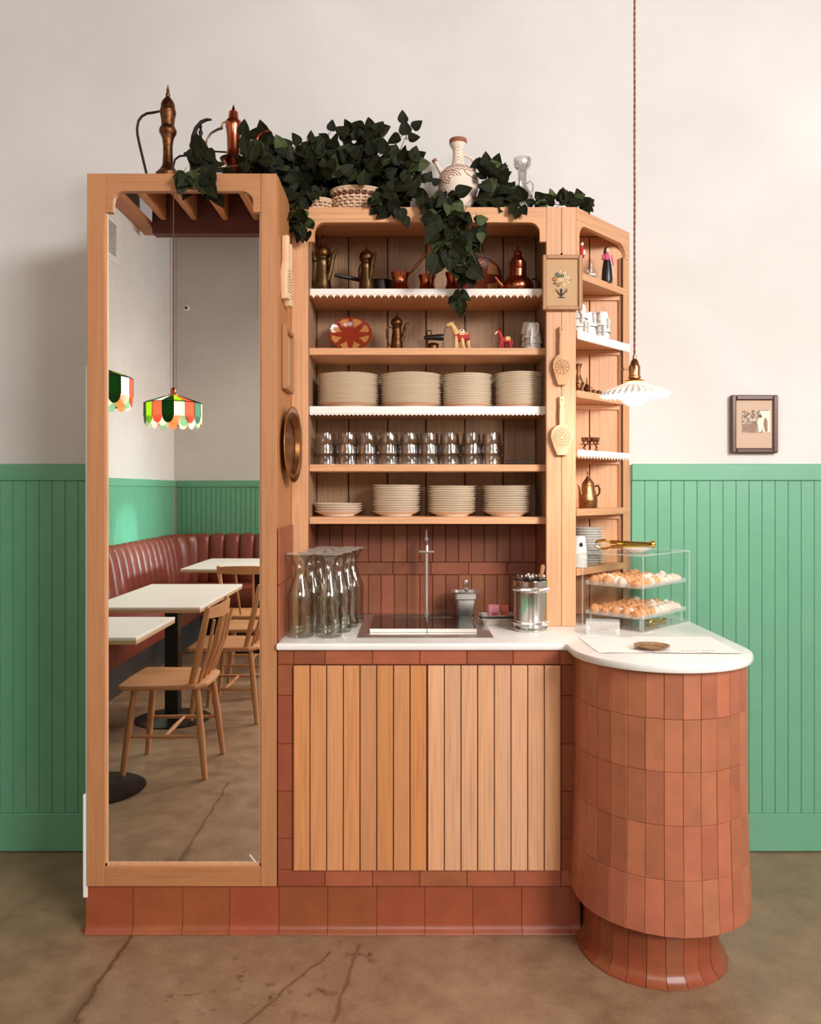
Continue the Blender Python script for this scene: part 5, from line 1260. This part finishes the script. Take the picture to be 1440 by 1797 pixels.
# brass saucer and paper menus
t = thing('brass_saucer', 'small brass saucer lying on the paper menus', 'saucer', (X(1140, -.10), -.118, ZK+.0022))
MB().lathe([(0, .001), (.030, 0), (.033, .002), (.050, .0095), (.0525, .012), (.049, .0115), (.033, .005), (0, .004)], seg=36, wob=lambda a, k_: 1+.015*math.cos(16*a)).build('dish', M['saucer'], t)
MB().tube([(.033*math.cos(2*PI*i/30), .033*math.sin(2*PI*i/30), .0052) for i in range(30)], .0009, 5, closed=True).build('engraved_ring', M['bronze'], t)
def sheet(label, cx_, cy_, w_, d_, rz__, z, marks):
    t = thing('paper_menu', label, 'menu', (cx_, cy_, z), 0, 'paper menus on the counter end'); t.rotation_euler = (0, 0, rz__)
    b = MB(); nn = 10
    b.strip([[(-w_/2+w_*i/nn, yy, .0003+.0012*max(0, math.sin(i*1.3))*(yy < 0)+0) for yy in (-d_/2, -d_/2+.03, 0, d_/2)] for i in range(nn+1)])
    b.v += [(x, y, z_+.0005) for x, y, z_ in b.v]; n0 = len(b.v)//2; b.f += [[i+n0 for i in f] for f in b.f]; b.m += b.m; b.s += b.s
    b.build('sheet', M['paper'], t)
    b = MB()
    for (x, y, l, h) in marks: b.box(x, x+l, y, y+h, .0028, .0030)
    if marks: b.build('printed_marks', M['ink'], t)
sheet('white paper menu at left, edge beside the worktop step', .67, -.045, .255, .25, .03, ZK+.0001, [])
sheet('white paper menu at right with faint grey print near its front', .835, -.045, .25, .27, -.02, ZK+.0012, [(.02+.013*i, -.112, .009, .004) for i in range(3)]+[(-.04+.012*i, -.112, .008, .004) for i in range(4)])
# ================================================================ things hanging on the woodwork
PF = PY-.0005
def moulds(label, px, pytop, pybot, pw_, m, pattern, rz=0):
    """flat paddle-shaped pastry mould hanging on a post: long handle, pear-shaped head, carved relief"""
    y_ = PF-.012; cx_ = X(px, y_); zt, zb_ = ZZ(pytop, y_), ZZ(pybot, y_); H = zt-zb_; w_ = pw_/2*S_(y_)
    t = thing('pastry_mould', label, 'wooden mould', (cx_, y_, zb_))
    hw = .0135 if pattern == 'flower' else .0125
    hd = .50*H
    P = [(-w_*.42, 0), (w_*.42, 0), (w_*.70, hd*.25), (w_, hd*.60), (w_*.93, hd*.82), (w_*.55, hd*.99), (hw*.75, hd*1.03), (hw*.70, H*.80), (hw*.6, H*.815), (hw*.6, H*.835), (hw*.72, H*.85), (hw*.72, H*.985), (0, H),
         (-hw*.72, H*.985), (-hw*.72, H*.85), (-hw*.6, H*.835), (-hw*.6, H*.815), (-hw*.70, H*.80), (-hw*.75, hd*1.03), (-w_*.55, hd*.99), (-w_*.93, hd*.82), (-w_, hd*.60), (-w_*.70, hd*.25)]
    MB().prism(P, -.010, .011, 'xz', 0, .003).build('paddle', M[m], t)
    b = MB(); c_ = (0, -.0105, hd*.60)
    if pattern == 'flower':
        for i in range(10):
            a = 2*PI*i/10; b.tube([(c_[0]+w_*.18*math.cos(a), c_[1], c_[2]+w_*.18*math.sin(a)), (c_[0]+w_*.68*math.cos(a), c_[1], c_[2]+w_*.68*math.sin(a))], [.001, .0018], 5)
        b.tube([(w_*.76*math.cos(2*PI*i/28), c_[1], c_[2]+w_*.76*math.sin(2*PI*i/28)) for i in range(28)], .0010, 5, closed=True)
        b.sph(c_, (w_*.13, .001, w_*.13), 10)
    else:
        for rr in (.22, .42, .62): b.tube([(w_*rr*math.cos(2*PI*i/28), c_[1], c_[2]+w_*rr*math.sin(2*PI*i/28)) for i in range(28)], .0011, 5, closed=True)
        for i in range(36):
            a = 2*PI*i/36; b.tube([(w_*.72*math.cos(a), c_[1], c_[2]+w_*.72*math.sin(a)), (w_*.84*math.cos(a), c_[1], c_[2]+w_*.84*math.sin(a))], .0008, 4)
    b.build('carved_relief', M['carvedg'], t)
    MB().lathe([(0, -.0125), (.0022, -.0115), (.0022, -.006), (0, -.006)], (0, 0, H*.93), 10, 'y').build('nail', M['brass'], t)
    return t
moulds('tan wooden pastry mould with carved flower, upper one on right post', 985, 572, 676, 33, 'carved2', 'flower')
moulds('pale wooden pastry mould with carved rings, lower one on right post', 985, 695, 799, 40, 'carved', 'rings')
# two moulds on the side of the mirror cabinet
XSd = A1
for k, (y0, zt, zb_, w_, lb) in enumerate(((.085, ZZ(412, .08), ZZ(525, .08), .022, 'pale wooden mould hanging on cabinet side, nearer the mirror'), (.150, ZZ(432, .17), ZZ(541, .17), .020, 'pale wooden mould hanging on cabinet side, nearer the shelves'))):
    t = thing('pastry_mould', lb, 'wooden mould', (XSd+.004, y0, zb_), 0, 'wooden moulds on the cabinet side'); H = zt-zb_; t.rotation_euler = (0, 0, -.25)
    P = [(-w_*.7, 0), (w_*.7, 0), (w_*.95, H*.15), (w_, H*.42), (w_*.55, H*.56), (w_*.42, H*.58), (w_*.42, H*.98), (0, H), (-w_*.42, H*.98), (-w_*.42, H*.58), (-w_*.55, H*.56), (-w_, H*.42), (-w_*.95, H*.15)]
    MB().prism(P, .0, .022, 'yz', 0, .004).build('paddle', M['carved'], t)
    b = MB()
    for i in range(8): b.tube([(.0225, -w_*.45, H*(.12+.045*i)), (.0225, w_*.45, H*(.12+.045*i))], .0012, 5)
    b.build('carved_relief', M['carvedg'], t)
# small frame on the cabinet side
zt, zb_ = ZZ(572, .12), ZZ(684, .12); y0, y1 = .085, .250
t = thing('side_picture', 'small wooden picture frame seen edge-on on mirror cabinet side', 'picture', (XSd+.001, .17, zb_))
for (a, b2, c2, d2, nm) in ((y0, y0+.016, zb_, zt, 'frame_side'), (y1-.016, y1, zb_, zt, 'frame_side'), (y0+.0162, y1-.0162, zt-.016, zt, 'frame_rail'), (y0+.0162, y1-.0162, zb_, zb_+.016, 'frame_rail')):
    MB().box(XSd+.001, XSd+.018, a, b2, c2, d2, .002).build(nm, M['frame_tan'], t, world=True)
MB().box(XSd+.001, XSd+.006, y0+.012, y1-.012, zb_+.012, zt-.012).build('picture_print', M['linen'], t, world=True)
# brass tray on the cabinet side
t = thing('round_brass_tray', 'round brass tray hanging on the mirror cabinet side', 'tray', (XSd+.012, .165, ZZ(781, .165)))
t.rotation_euler = (0, PI/2, -.09)
MB().lathe([(0, -.002), (.092, -.002), (.104, .010), (.124, .014), (.126, .016), (.123, .017), (.102, .013), (.091, .001), (0, .001)], seg=48).build('dish', M['trayb'], t)
MB().tube([(.126*math.cos(2*PI*i/48), .126*math.sin(2*PI*i/48), .0155) for i in range(48)], .0022, 6, closed=True).build('rolled_rim', M['brassb'], t)
# embroidery picture on the right post
y_ = PF-.014
xa, xb, zt, zb_ = X(951.5, y_), X(1021.5, y_), ZZ(447.5, y_), ZZ(544, y_)
t = thing('embroidery_picture', 'framed flower embroidery hanging high on the right post', 'picture', ((xa+xb)/2, y_, zb_))
f_ = .014
for (a, b2, c2, d2, nm, m) in ((xa, xa+f_, zb_, zt, 'frame_side', 'frame_tan'), (xb-f_, xb, zb_, zt, 'frame_side', 'frame_tan'), (xa+f_, xb-f_, zt-f_, zt, 'frame_rail', 'frame_tan'), (xa+f_, xb-f_, zb_, zb_+f_, 'frame_rail', 'frame_tan')):
    MB().box(a, b2, y_-.006, y_+.012, c2, d2, .0025).build(nm, M[m], t, world=True)
MB().box(xa+f_*.8, xb-f_*.8, y_+.002, y_+.008, zb_+f_*.8, zt-f_*.8).build('linen', M['linen'], t, world=True)
xm, k = (xa+xb)/2, S_(y_)
yf = y_+.0012
fcols = {'cream': (232, 214, 178), 'yel': (200, 160, 84), 'grn': (104, 118, 84), 'rst': (140, 66, 40), 'blu': (96, 110, 116)}
for n_, c_ in fcols.items(): M['e'+n_] = plain('thread_'+n_, c_, .8)
def epx(px, py): return (X(px, yf), yf, ZZ(py, yf))
b = MB()
b.tube([epx(977, 509), epx(979.5, 515), epx(984, 519), epx(989, 515), epx(993, 509)], [.0015, .003, .004, .003, .0015], 6, 0, .4)
b.tube([epx(984.5, 507), epx(984.5, 519)], [.0055, .003], 6, 0, .3); b.tube([epx(984.5, 519), epx(984.5, 522)], .0018, 6); b.tube([epx(979, 522), epx(990, 522)], .0018, 6)
b.tube([epx(977, 507), epx(974, 508), epx(975, 513), epx(977, 511)], .0008, 5); b.tube([epx(991, 507), epx(995, 508), epx(994, 513), epx(992, 511)], .0008, 5)
b.build('stitched_urn', M['darkiron'], t, world=True)
fr_ = random.Random(3)
for i, (px, py) in enumerate(((981, 492), (976, 489), (986, 490), (979, 500), (989, 500), (984.5, 484), (992, 487), (973, 497), (995, 495), (977, 482), (990, 480), (984, 496), (996, 488), (971, 490), (983, 478))):
    nm = ['cream', 'yel', 'cream', 'rst', 'cream', 'grn', 'cream', 'grn', 'cream', 'blu'][i % 10]
    b = MB(); p = epx(px, py); b.lathe([(0, 0), (.0060, 0), (.0052, -.0012), (0, -.0014)], p, 9, 'y'); b.lathe([(0, -.0014), (.0024, -.0014), (0, -.002)], p, 6, 'y', 1)
    b.build('stitched_flower', [M['e'+nm], M['erst' if nm != 'rst' else 'ecream']], t, world=True)
b = MB()
for i in range(26):
    a = fr_.uniform(10, 170)*D2R; r0, r1 = 9, fr_.uniform(12, 19); b.tube([epx(984+r0*math.cos(a), 495-r0*math.sin(a)), epx(984+r1*math.cos(a), 495-r1*math.sin(a)*1.05)], .0007, 4)
b.build('stitched_sprigs', M['egrn'], t, world=True)
MB().sph((X(985.5, y_), PY-.004, ZZ(444.5, y_)), (.0034, .004, .0034), 10).build('nail_head', M['darkiron'], t, world=True) if False else MB().sph((0, .010, ZZ(444, y_)-zb_), (.0034, .004, .0034), 10).build('nail', M['darkiron'], t)
# picture on the wall
y_ = YW-.026
xa, xb, zt, zb_ = X(1283.5, y_), X(1365.5, y_), ZZ(693, y_), ZZ(795, y_)
t = thing('wall_picture', 'dark-framed sepia photograph hanging on the wall right of the lamp', 'picture', ((xa+xb)/2, y_, zb_))
f_ = .019
for (a, b2, c2, d2, nm) in ((xa, xa+f_, zb_, zt, 'frame_side'), (xb-f_, xb, zb_, zt, 'frame_side'), (xa+f_-.001, xb-f_+.001, zt-f_, zt, 'frame_rail'), (xa+f_-.001, xb-f_+.001, zb_, zb_+f_, 'frame_rail')):
    MB().box(a, b2, y_, y_+.0255, c2, d2, .004).build(nm, M['frame_brown'], t, world=True)
MB().box(xa+f_*.7, xb-f_*.7, y_+.010, y_+.02, zb_+f_*.7, zt-f_*.7).build('mat_board', M['mat'], t, world=True)
yq = y_+.0096
tphoto = NT('sepia_print'); vv = tphoto.coord(scale=(1, 1, 1)); nn_ = tphoto.noise(vv, 90, 4, .7)
M['sepia'] = tphoto.set(tphoto.ramp(nn_, [(.35, lin((84, 64, 50))), (.5, lin((158, 130, 108))), (.62, lin((226, 206, 186)))]), .6)
M['sep_l'] = plain('print_light', (236, 222, 206), .6); M['sep_d'] = plain('print_dark', (92, 68, 54), .6); M['sep_m'] = plain('print_mid', (150, 116, 94), .6)
def quad(P, m, nm, off=0):
    MB().prism([(X(px, yq), ZZ(py, yq)) for px, py in P], yq-.0002-off, yq-off, 'xz').build(nm, M[m], t, world=True)
quad(((1301, 720), (1351, 720), (1351, 759.5), (1301, 759.5)), 'sepia', 'photograph')
quad(((1333, 721), (1351, 721), (1351, 759), (1338, 759)), 'sep_l', 'print_pale_area', .0003)
quad(((1302, 748), (1326, 746), (1327, 757), (1302, 758)), 'sep_m', 'print_bench', .0003)
quad(((1330, 733), (1334, 729), (1337, 733), (1338, 745), (1335, 758), (1331, 758), (1328, 744)), 'sep_l', 'print_figure', .0006)
quad(((1330.5, 730), (1333, 727), (1336, 729), (1336, 733), (1331, 733)), 'sep_d', 'print_hair', .0009)
quad(((1340, 735), (1344, 733), (1346, 740), (1346, 758), (1342, 758), (1339, 746)), 'sep_m', 'print_figure', .0006)
MB().box(xa+f_*.9, xb-f_*.75, y_+.0040, y_+.0050, zb_+f_*.75, zt-f_*.75).build('glass_pane', M['acrylic'], t, world=True)
# ================================================================ pendant over the counter end
LX, LY = X(1113, -.108), -.108
t = thing('pendant_lamp', 'brass pendant with fluted white glass shade over the counter end', 'lamp', (LX, LY, ZZ(680, LY)))
zl = t.location.z; kz = lambda p: ZZ(p, LY)-zl; k = S_(LY)
P = []
for i in range(90): u = i/89; z = kz(628)+u*(ZC-.01-zl-kz(628)); P.append((.0016*math.cos(u*520)+.004*(1-u)*0, .0016*math.sin(u*520), z))
b = MB(); ztop_ = ZC-zl-.002; zs_ = kz(627)
for ph in (0, PI):
    b.tube([(.0016*math.cos(i*.9+ph), .0016*math.sin(i*.9+ph), zs_+(ztop_-zs_)*i/420) for i in range(421)], .0022, 5)
b.build('twisted_cord', M['cord'], t)
MB().lathe([(0, kz(622)), (3*k, kz(623)), (3.5*k, kz(630)), (6*k, kz(633)), (8*k, kz(640)), (10*k, kz(644)), (9.6*k, kz(660)), (11*k, kz(661)), (11*k, kz(664)), (8*k, kz(666)), (0, kz(666))], seg=26).build('socket', M['socketb'], t)
MB().lathe([(0, kz(666)), (17*k, kz(668)), (18*k, kz(670)), (15*k, kz(671)), (0, kz(671))], seg=28).build('gallery_ring', M['brassb'], t)
MB().tube([(-9*k, 0, kz(648)), (-19*k, 0, kz(648))], .0018, 6).tube([(-19*k, 0, kz(648)), (-22*k, 0, kz(648))], [.005, .004], 10).build('switch_knob', M['brass'], t)
opal = NT('opal_glass_shade'); opal.set(lin((248, 240, 232)), .25)
trn = opal.N('ShaderNodeBsdfTranslucent'); trn.inputs[0].default_value = (1, .94, .86, 1); mx = opal.N('ShaderNodeMixShader', n0=.13)
opal.L(opal.b.outputs[0], mx.inputs[1]); opal.L(trn.outputs[0], mx.inputs[2]); opal.L(mx.outputs[0], opal.n['Material Output'].inputs[0])
nfl = 34
def wobs(a, kk): return 1+(.0, .004, .008, .014, .018, .022, .022, .018, .014, .008, .004, 0)[min(kk, 11)]*math.cos(nfl*a)
R_ = 59*k
pr = [(.016, kz(669)), (.022, kz(671)), (.045, kz(676)), (.070, kz(682)), (R_*.92, kz(688)), (R_, kz(694)), (R_*.99, kz(695)), (R_*.90, kz(690)), (.069, kz(684)), (.044, kz(678)), (.021, kz(673)), (.015, kz(671))]
# tops out near py 671 at the axis; the rim is seen from below
b = MB(); b.lathe(pr, seg=26*8, wob=wobs)
b.v = [(x, y, z+(.0035*math.cos(nfl*math.atan2(y, x)) if math.hypot(x, y) > R_*.88 else 0)) for x, y, z in b.v]
b.build('fluted_shade', opal.m, t, ang=60)
bulbm = NT('lit_bulb_glass').set(lin((255, 250, 240)), .3, Emission_Color=(1, .92, .82, 1), Emission_Strength=40)
MB().lathe([(0, kz(713)), (10*k, kz(711.5)), (19*k, kz(706)), (25*k, kz(697)), (26.5*k, kz(688)), (24*k, kz(680)), (17*k, kz(675)), (9*k, kz(672)), (0, kz(671))], seg=30).build('globe_bulb', bulbm, t)
lb = bpy.data.lights.new('bulb_light', 'POINT'); lb.energy = 15; lb.color = (1, .93, .84); lb.shadow_soft_size = .05
lo = bpy.data.objects.new('bulb_light', lb); col.objects.link(lo); lo.parent = t; lo.location = (0, 0, kz(690))
# ================================================================ dining side of the room (seen in the mirror)
def my(Z): return 2.582-Z
def tiffany(label, x, y, zrim):
    t = thing('stained_glass_lamp', label, 'lamp', (x, y, zrim), .1, 'stained glass pendant lamps')
    cols_ = [(238, 140, 118), (26, 92, 34), (252, 246, 226), (238, 140, 118), (120, 166, 150), (252, 246, 226), (26, 92, 34), (168, 204, 72)][::-1]*2
    cols_ = cols_[3:]+cols_[:3]
    lowc = [(236, 244, 230), (160, 204, 176), (246, 168, 120), (240, 236, 220)]
    def stained(nm, c_):
        if nm in M: return M[nm]
        g = NT(nm); g.set(lin(c_), .2); tr_ = g.N('ShaderNodeBsdfTranslucent'); tr_.inputs[0].default_value = lin(tuple(min(255, q*1.1) for q in c_)); mx_ = g.N('ShaderNodeMixShader', n0=.72)
        g.L(g.b.outputs[0], mx_.inputs[1]); g.L(tr_.outputs[0], mx_.inputs[2]); g.L(mx_.outputs[0], g.n['Material Output'].inputs[0]); M[nm] = g.m; return g.m
    n = 16; R = .19; H = .142
    for i in range(n):
        a0, a1 = 2*PI*i/n, 2*PI*(i+1)/n; am = (a0+a1)/2; w_ = R*math.tan(PI/n)
        e = Vector((-math.sin(am), math.cos(am), 0)); o_ = Vector((math.cos(am), math.sin(am), 0))*R*math.cos(PI/n)
        def panel(outl, m, off, nm):
            b = MB(); nrm = Vector((math.cos(am), math.sin(am), 0))
            A = [o_+e*u*w_*.985+Vector((0, 0, v))+nrm*off for u, v in outl]; B = [p-nrm*.003 for p in A]; q = len(A)
            b.add([tuple(p) for p in A+B], [tuple(range(q)), tuple(range(2*q-1, q-1, -1))]+[(j, (j+1) % q, q+(j+1) % q, q+j) for j in range(q)], 0, False); b.build(nm, m, t)
        rnd_ = [(math.cos(s*D2R), .055+.055*-math.sin(s*D2R)) for s in range(0, 181, 20)]
        panel([(-1, H)]+[(1, H)]+[(u, v+.0) for u, v in rnd_], stained('stained_%d' % (cols_[i][0]+cols_[i][1]), cols_[i]), 0, 'glass_panel')
        sm = [(math.cos(s*D2R)*1.0, .03-.05*math.sin(s*D2R)) for s in range(0, 181, 20)]
        lowm = stained('stained_low_%d' % (i % 4), lowc[i % 4])
        b = MB(); am2 = a1; nrm = Vector((math.cos(am2), math.sin(am2), 0)); e2 = Vector((-math.sin(am2), math.cos(am2), 0)); o2 = nrm*(R*.93)
        A = [o2+e2*u*w_*.9+Vector((0, 0, v)) for u, v in [(-1, .05), (1, .05)]+sm]; B = [p-nrm*.003 for p in A]; q = len(A)
        b.add([tuple(p) for p in A+B], [tuple(range(q)), tuple(range(2*q-1, q-1, -1))]+[(j, (j+1) % q, q+(j+1) % q, q+j) for j in range(q)], 0, False); b.build('lower_petal', lowm, t)
        # roof wedge
        b = MB(); A = [(R*math.cos(a0), R*math.sin(a0), H+.001), (R*math.cos(a1), R*math.sin(a1), H+.001), (.03*math.cos(a1), .03*math.sin(a1), H+.055), (.03*math.cos(a0), .03*math.sin(a0), H+.055)]
        b.add(A+[(x_, y_, z_-.003) for x_, y_, z_ in A], [(0, 1, 2, 3), (7, 6, 5, 4), (0, 4, 5, 1), (1, 5, 6, 2), (2, 6, 7, 3), (3, 7, 4, 0)], 0, False); b.build('roof_panel', stained('stained_%d' % (cols_[(i+3) % n][0]+cols_[(i+3) % n][1]), cols_[(i+3) % n]), t)
    b = MB()
    for i in range(n):
        a = 2*PI*i/n; b.tube([(.03*math.cos(a), .03*math.sin(a), H+.056), (R*1.003*math.cos(a), R*1.003*math.sin(a), H+.002), (R*1.003*math.cos(a), R*1.003*math.sin(a), .05)], .0022, 5)
    b.tube([(R*1.004*math.cos(2*PI*i/n), R*1.004*math.sin(2*PI*i/n), H+.001) for i in range(n)], .0028, 5, closed=True)
    b.build('lead_came', M['darkiron'], t)
    MB().lathe([(0, H+.056), (.034, H+.056), (.034, H+.062), (.016, H+.066), (.020, H+.085), (.016, H+.10), (.006, H+.11), (0, H+.11)], seg=18).build('cap', M['copper'], t)
    MB().tube([(0, 0, H+.11), (0, 0, ZC-zrim-.01)], .004, 6).build('cord', M['cord'], t)
    for sx in (-1, 1): MB().tube([(sx*.02, 0, H+.06), (sx*.02, 0, ZC-zrim-.02)], .0012, 5).build('hanging_wire', M['brass'], t)
    MB().sph((0, 0, .085), (.045, .045, .045), 18).build('bulb', bulbt, t)
    return t
bulbt = NT('warm_bulb').set(lin((255, 250, 240)), .3, Emission_Color=(1, .92, .78, 1), Emission_Strength=38)
tiffany('stained glass scalloped pendant, fully visible in the mirror', -1.60, my(5.55), 1.825)
tl = tiffany('stained glass scalloped pendant, partly visible at mirror left edge', -1.647, my(4.29), 1.825); tl.rotation_euler.z = .1-PI/4
# bench
bn = thing('booth_bench', 'oxblood channel-tufted leather booth bench running round room corner', 'bench', (XL+.3, YR+.6, 0))
sz_, bt = .47, .90
xf_, yf_ = XL+.56, YR+.56
seat_poly = [(XL+.13, -.62), (xf_, -.62), (xf_, yf_+.18), (xf_+.05, yf_+.05), (xf_+.18, yf_), (1.2, yf_), (1.2, YR+.13), (XL+.13, YR+.13)]
MB().prism(seat_poly, .27, sz_, 'xy', 0, .03).build('seat', M['leather'], bn, world=True)
MB().prism([(XL+.02, -.64), (xf_-.14, -.64), (xf_-.14, yf_-.14), (1.18, yf_-.14), (1.18, YR+.02), (XL+.02, YR+.02)], .0, .268, 'xy').build('base', plain('dark_bench_base', (70, 66, 64), .5), bn, world=True)
def channel(w_):
    b = MB(); secs = []
    path = [(.125, sz_-.02), (.15, sz_+.05), (.145, .6), (.125, .74), (.105, .85), (.09, .905), (.065, .935), (.03, .945), (.0, .94), (.0, sz_-.02)]
    for i in range(9):
        u = -1+2*i/8; bulge = .026*math.sqrt(max(0, 1-u*u)); S__ = []
        for j, (d, z) in enumerate(path):
            kz_ = bulge if j < 8 else 0
            nx = 1 if j < 5 else .6; nz = 0 if j < 4 else (.3 if j == 4 else .7)
            S__.append((u*w_/2, max(0, d-.022+kz_*nx), z-.012*(nz > 0)+kz_*nz))
        secs.append(S__)
    b.strip(secs, True); n = len(path); b.f += [list(range(n)), [8*n+i for i in range(n)]]; b.m += [0, 0]; b.s += [False, False]
    return b.mesh('channel', M['leather'], ang=60)
CWD = .15; chm = channel(CWD-.002)
base_ = Vector((XL+.3, YR+.6, 0)); Rr = .34
y_ = -.66
while y_ > YR+Rr+.02: inst(chm, 'channel', bn, Vector((XL+.015, y_-CWD/2, 0))-base_, (0, 0, -PI/2)); y_ -= CWD
for i in range(4):
    a = PI+(i+.5)*PI/8; inst(chm, 'channel', bn, Vector((XL+Rr+.02+Rr*math.cos(a), YR+Rr+.02+Rr*math.sin(a), 0))-base_, (0, 0, a+PI/2+PI-PI*0+0 if False else a+PI/2))
x_ = XL+Rr+.04
while x_ < 1.1: inst(chm, 'channel', bn, Vector((x_+CWD/2, YR+.015, 0))-base_, (0, 0, 0)); x_ += CWD
# tables
def table(label, x0, x1, Z0, Z1, base=True):
    y0, y1 = my(Z1), my(Z0); t = thing('dining_table', label, 'table', ((x0+x1)/2, (y0+y1)/2, 0), 0, 'white dining tables')
    w_, d_ = (x1-x0)/2, (y1-y0)/2
    MB().box(-w_, w_, -d_, d_, .738, .752, .002).build('tabletop', M['tablew'], t)
    MB().box(-w_+.001, w_-.001, -d_+.001, d_-.001, .722, .7378, .001).build('edge_core', M['tableedge'], t)
    MB().box(-.04, .04, -.04, .04, .03, .7215, .003).build('post', M['black'], t)
    MB().lathe([(0, 0), (.22, 0), (.225, .006), (.20, .014), (.07, .028), (.045, .040), (0, .040)], seg=36).build('base', M['black'], t)
    return t
table('white rectangular table with long side along the booth, seen mid mirror', -1.74, -1.13, 4.42, 5.53)
table('smaller white table nearest the mirror, cut by its left edge', -1.74, -1.17, 3.51, 4.09)
table('white table farthest back by the rear booth bench', -1.845, -.75, 6.59, 7.62)
# chairs
def chair(label, x, Z, rz):
    t = thing('spindle_chair', label, 'chair', (x, my(Z), 0), rz, 'spindle-back dining chairs'); return t
def chair_parts(t):
    out = [(-.215, -.20), (-.205, -.214), (-.15, -.218), (.05, -.205), (.15, -.19), (.195, -.14), (.205, 0), (.195, .14), (.15, .19), (.05, .205), (-.15, .218), (-.205, .214), (-.215, .20), (-.222, 0)]
    MB().prism(out, .428, .452, 'xy', 0, .008).build('seat', M['chairw'], t)
    for sx, sy in ((-1, -1), (-1, 1), (1, -1), (1, 1)):
        MB().tube([(sx*.15, sy*.15, .43), (sx*.175, sy*.172, .21), (sx*.198, sy*.19, 0)], [.014, .0175, .013], 10).build('leg', M['chairw'], t)
    for sy in (-1, 1): MB().tube([(-.178, sy*.175, .20), (0, sy*.175, .20), (.178, sy*.175, .20)], [.007, .011, .007], 8).build('stretcher', M['chairw'], t)
    MB().tube([(0, -.175, .20), (0, 0, .20), (0, .175, .20)], [.007, .011, .007], 8).build('stretcher', M['chairw'], t)
    for sy in (-1, 1): MB().tube([(.125, sy*.165, .445), (.17, sy*.185, .62), (.215, sy*.20, .815), (.218, sy*.201, .825)], [.014, .0165, .0145, .009], 10).build('back_post', M['chairw'], t)
    for u in (-.55, -.18, .18, .55): MB().tube([(.155, u*.26, .445), (.205+.02*(1-abs(u)), u*.32, .62), (.225+.028*(1-u*u), u*.36, .765)], [.0075, .0095, .007], 8).build('spindle', M['chairw'], t)
    b = MB(); S__ = []
    for i in range(13):
        u = -1+i/6; x_ = .212+.040*(1-u*u); h = .026+.010*(1-u*u)
        S__.append([(x_-.008, u*.198, .785-h*.6), (x_+.008, u*.198, .785-h*.6), (x_+.014, u*.198, .790+h), (x_-.002, u*.198, .790+h)])
    b.strip(S__, True); b.f += [[0, 1, 2, 3], [48, 49, 50, 51]]; b.m += [0, 0]; b.s += [False, False]
    b.build('top_rail', M['chairw'], t)
ch = chair('wooden spindle-back chair nearest the mirror, beside the long white table', -1.18, 4.12, .0); chair_parts(ch)
dup(ch, (-1.10, my(5.06), 0), .03, 'wooden spindle-back chair at the far end of the long white table')
dup(ch, (-1.10, my(5.72), 0), -.05, 'wooden spindle-back chair third from the mirror, half hidden')
dup(ch, (-1.22, my(6.30), 0), PI/2, 'wooden spindle-back chair with its back to mirror at the rear table')
# vent and camera
t = thing('wall_vent', 'white louvred air vent high on the left wall', 'vent', (XL, my(6.35), ZZ(445, 0)))
t.location.z = 3.24
MB().box(.0, .012, -.36, .32, -.03, .33, .002).build('frame', M['white'], t)
for i in range(12): MB().box(.0125, .016, -.29, .25, .025+i*.0215, .037+i*.0215, .0008).build('slat', M['steel'], t)
t = thing('security_camera', 'small white dome security camera on the rear wall', 'security camera', (X(327, 0)*8.3/2.558, YR, 1.38+(861-540)*8.3/F))
t.scale = (.75,)*3
b = MB().lathe([(0, 0), (.045, 0), (.045, .02), (.03, .035), (0, .04)], (0, 0, 0), 22, 'y'); b.build('mount', M['white'], t)
MB().sph((0, .036, -.005), (.018, .018, .018), 16).build('lens_dome', M['black'], t)
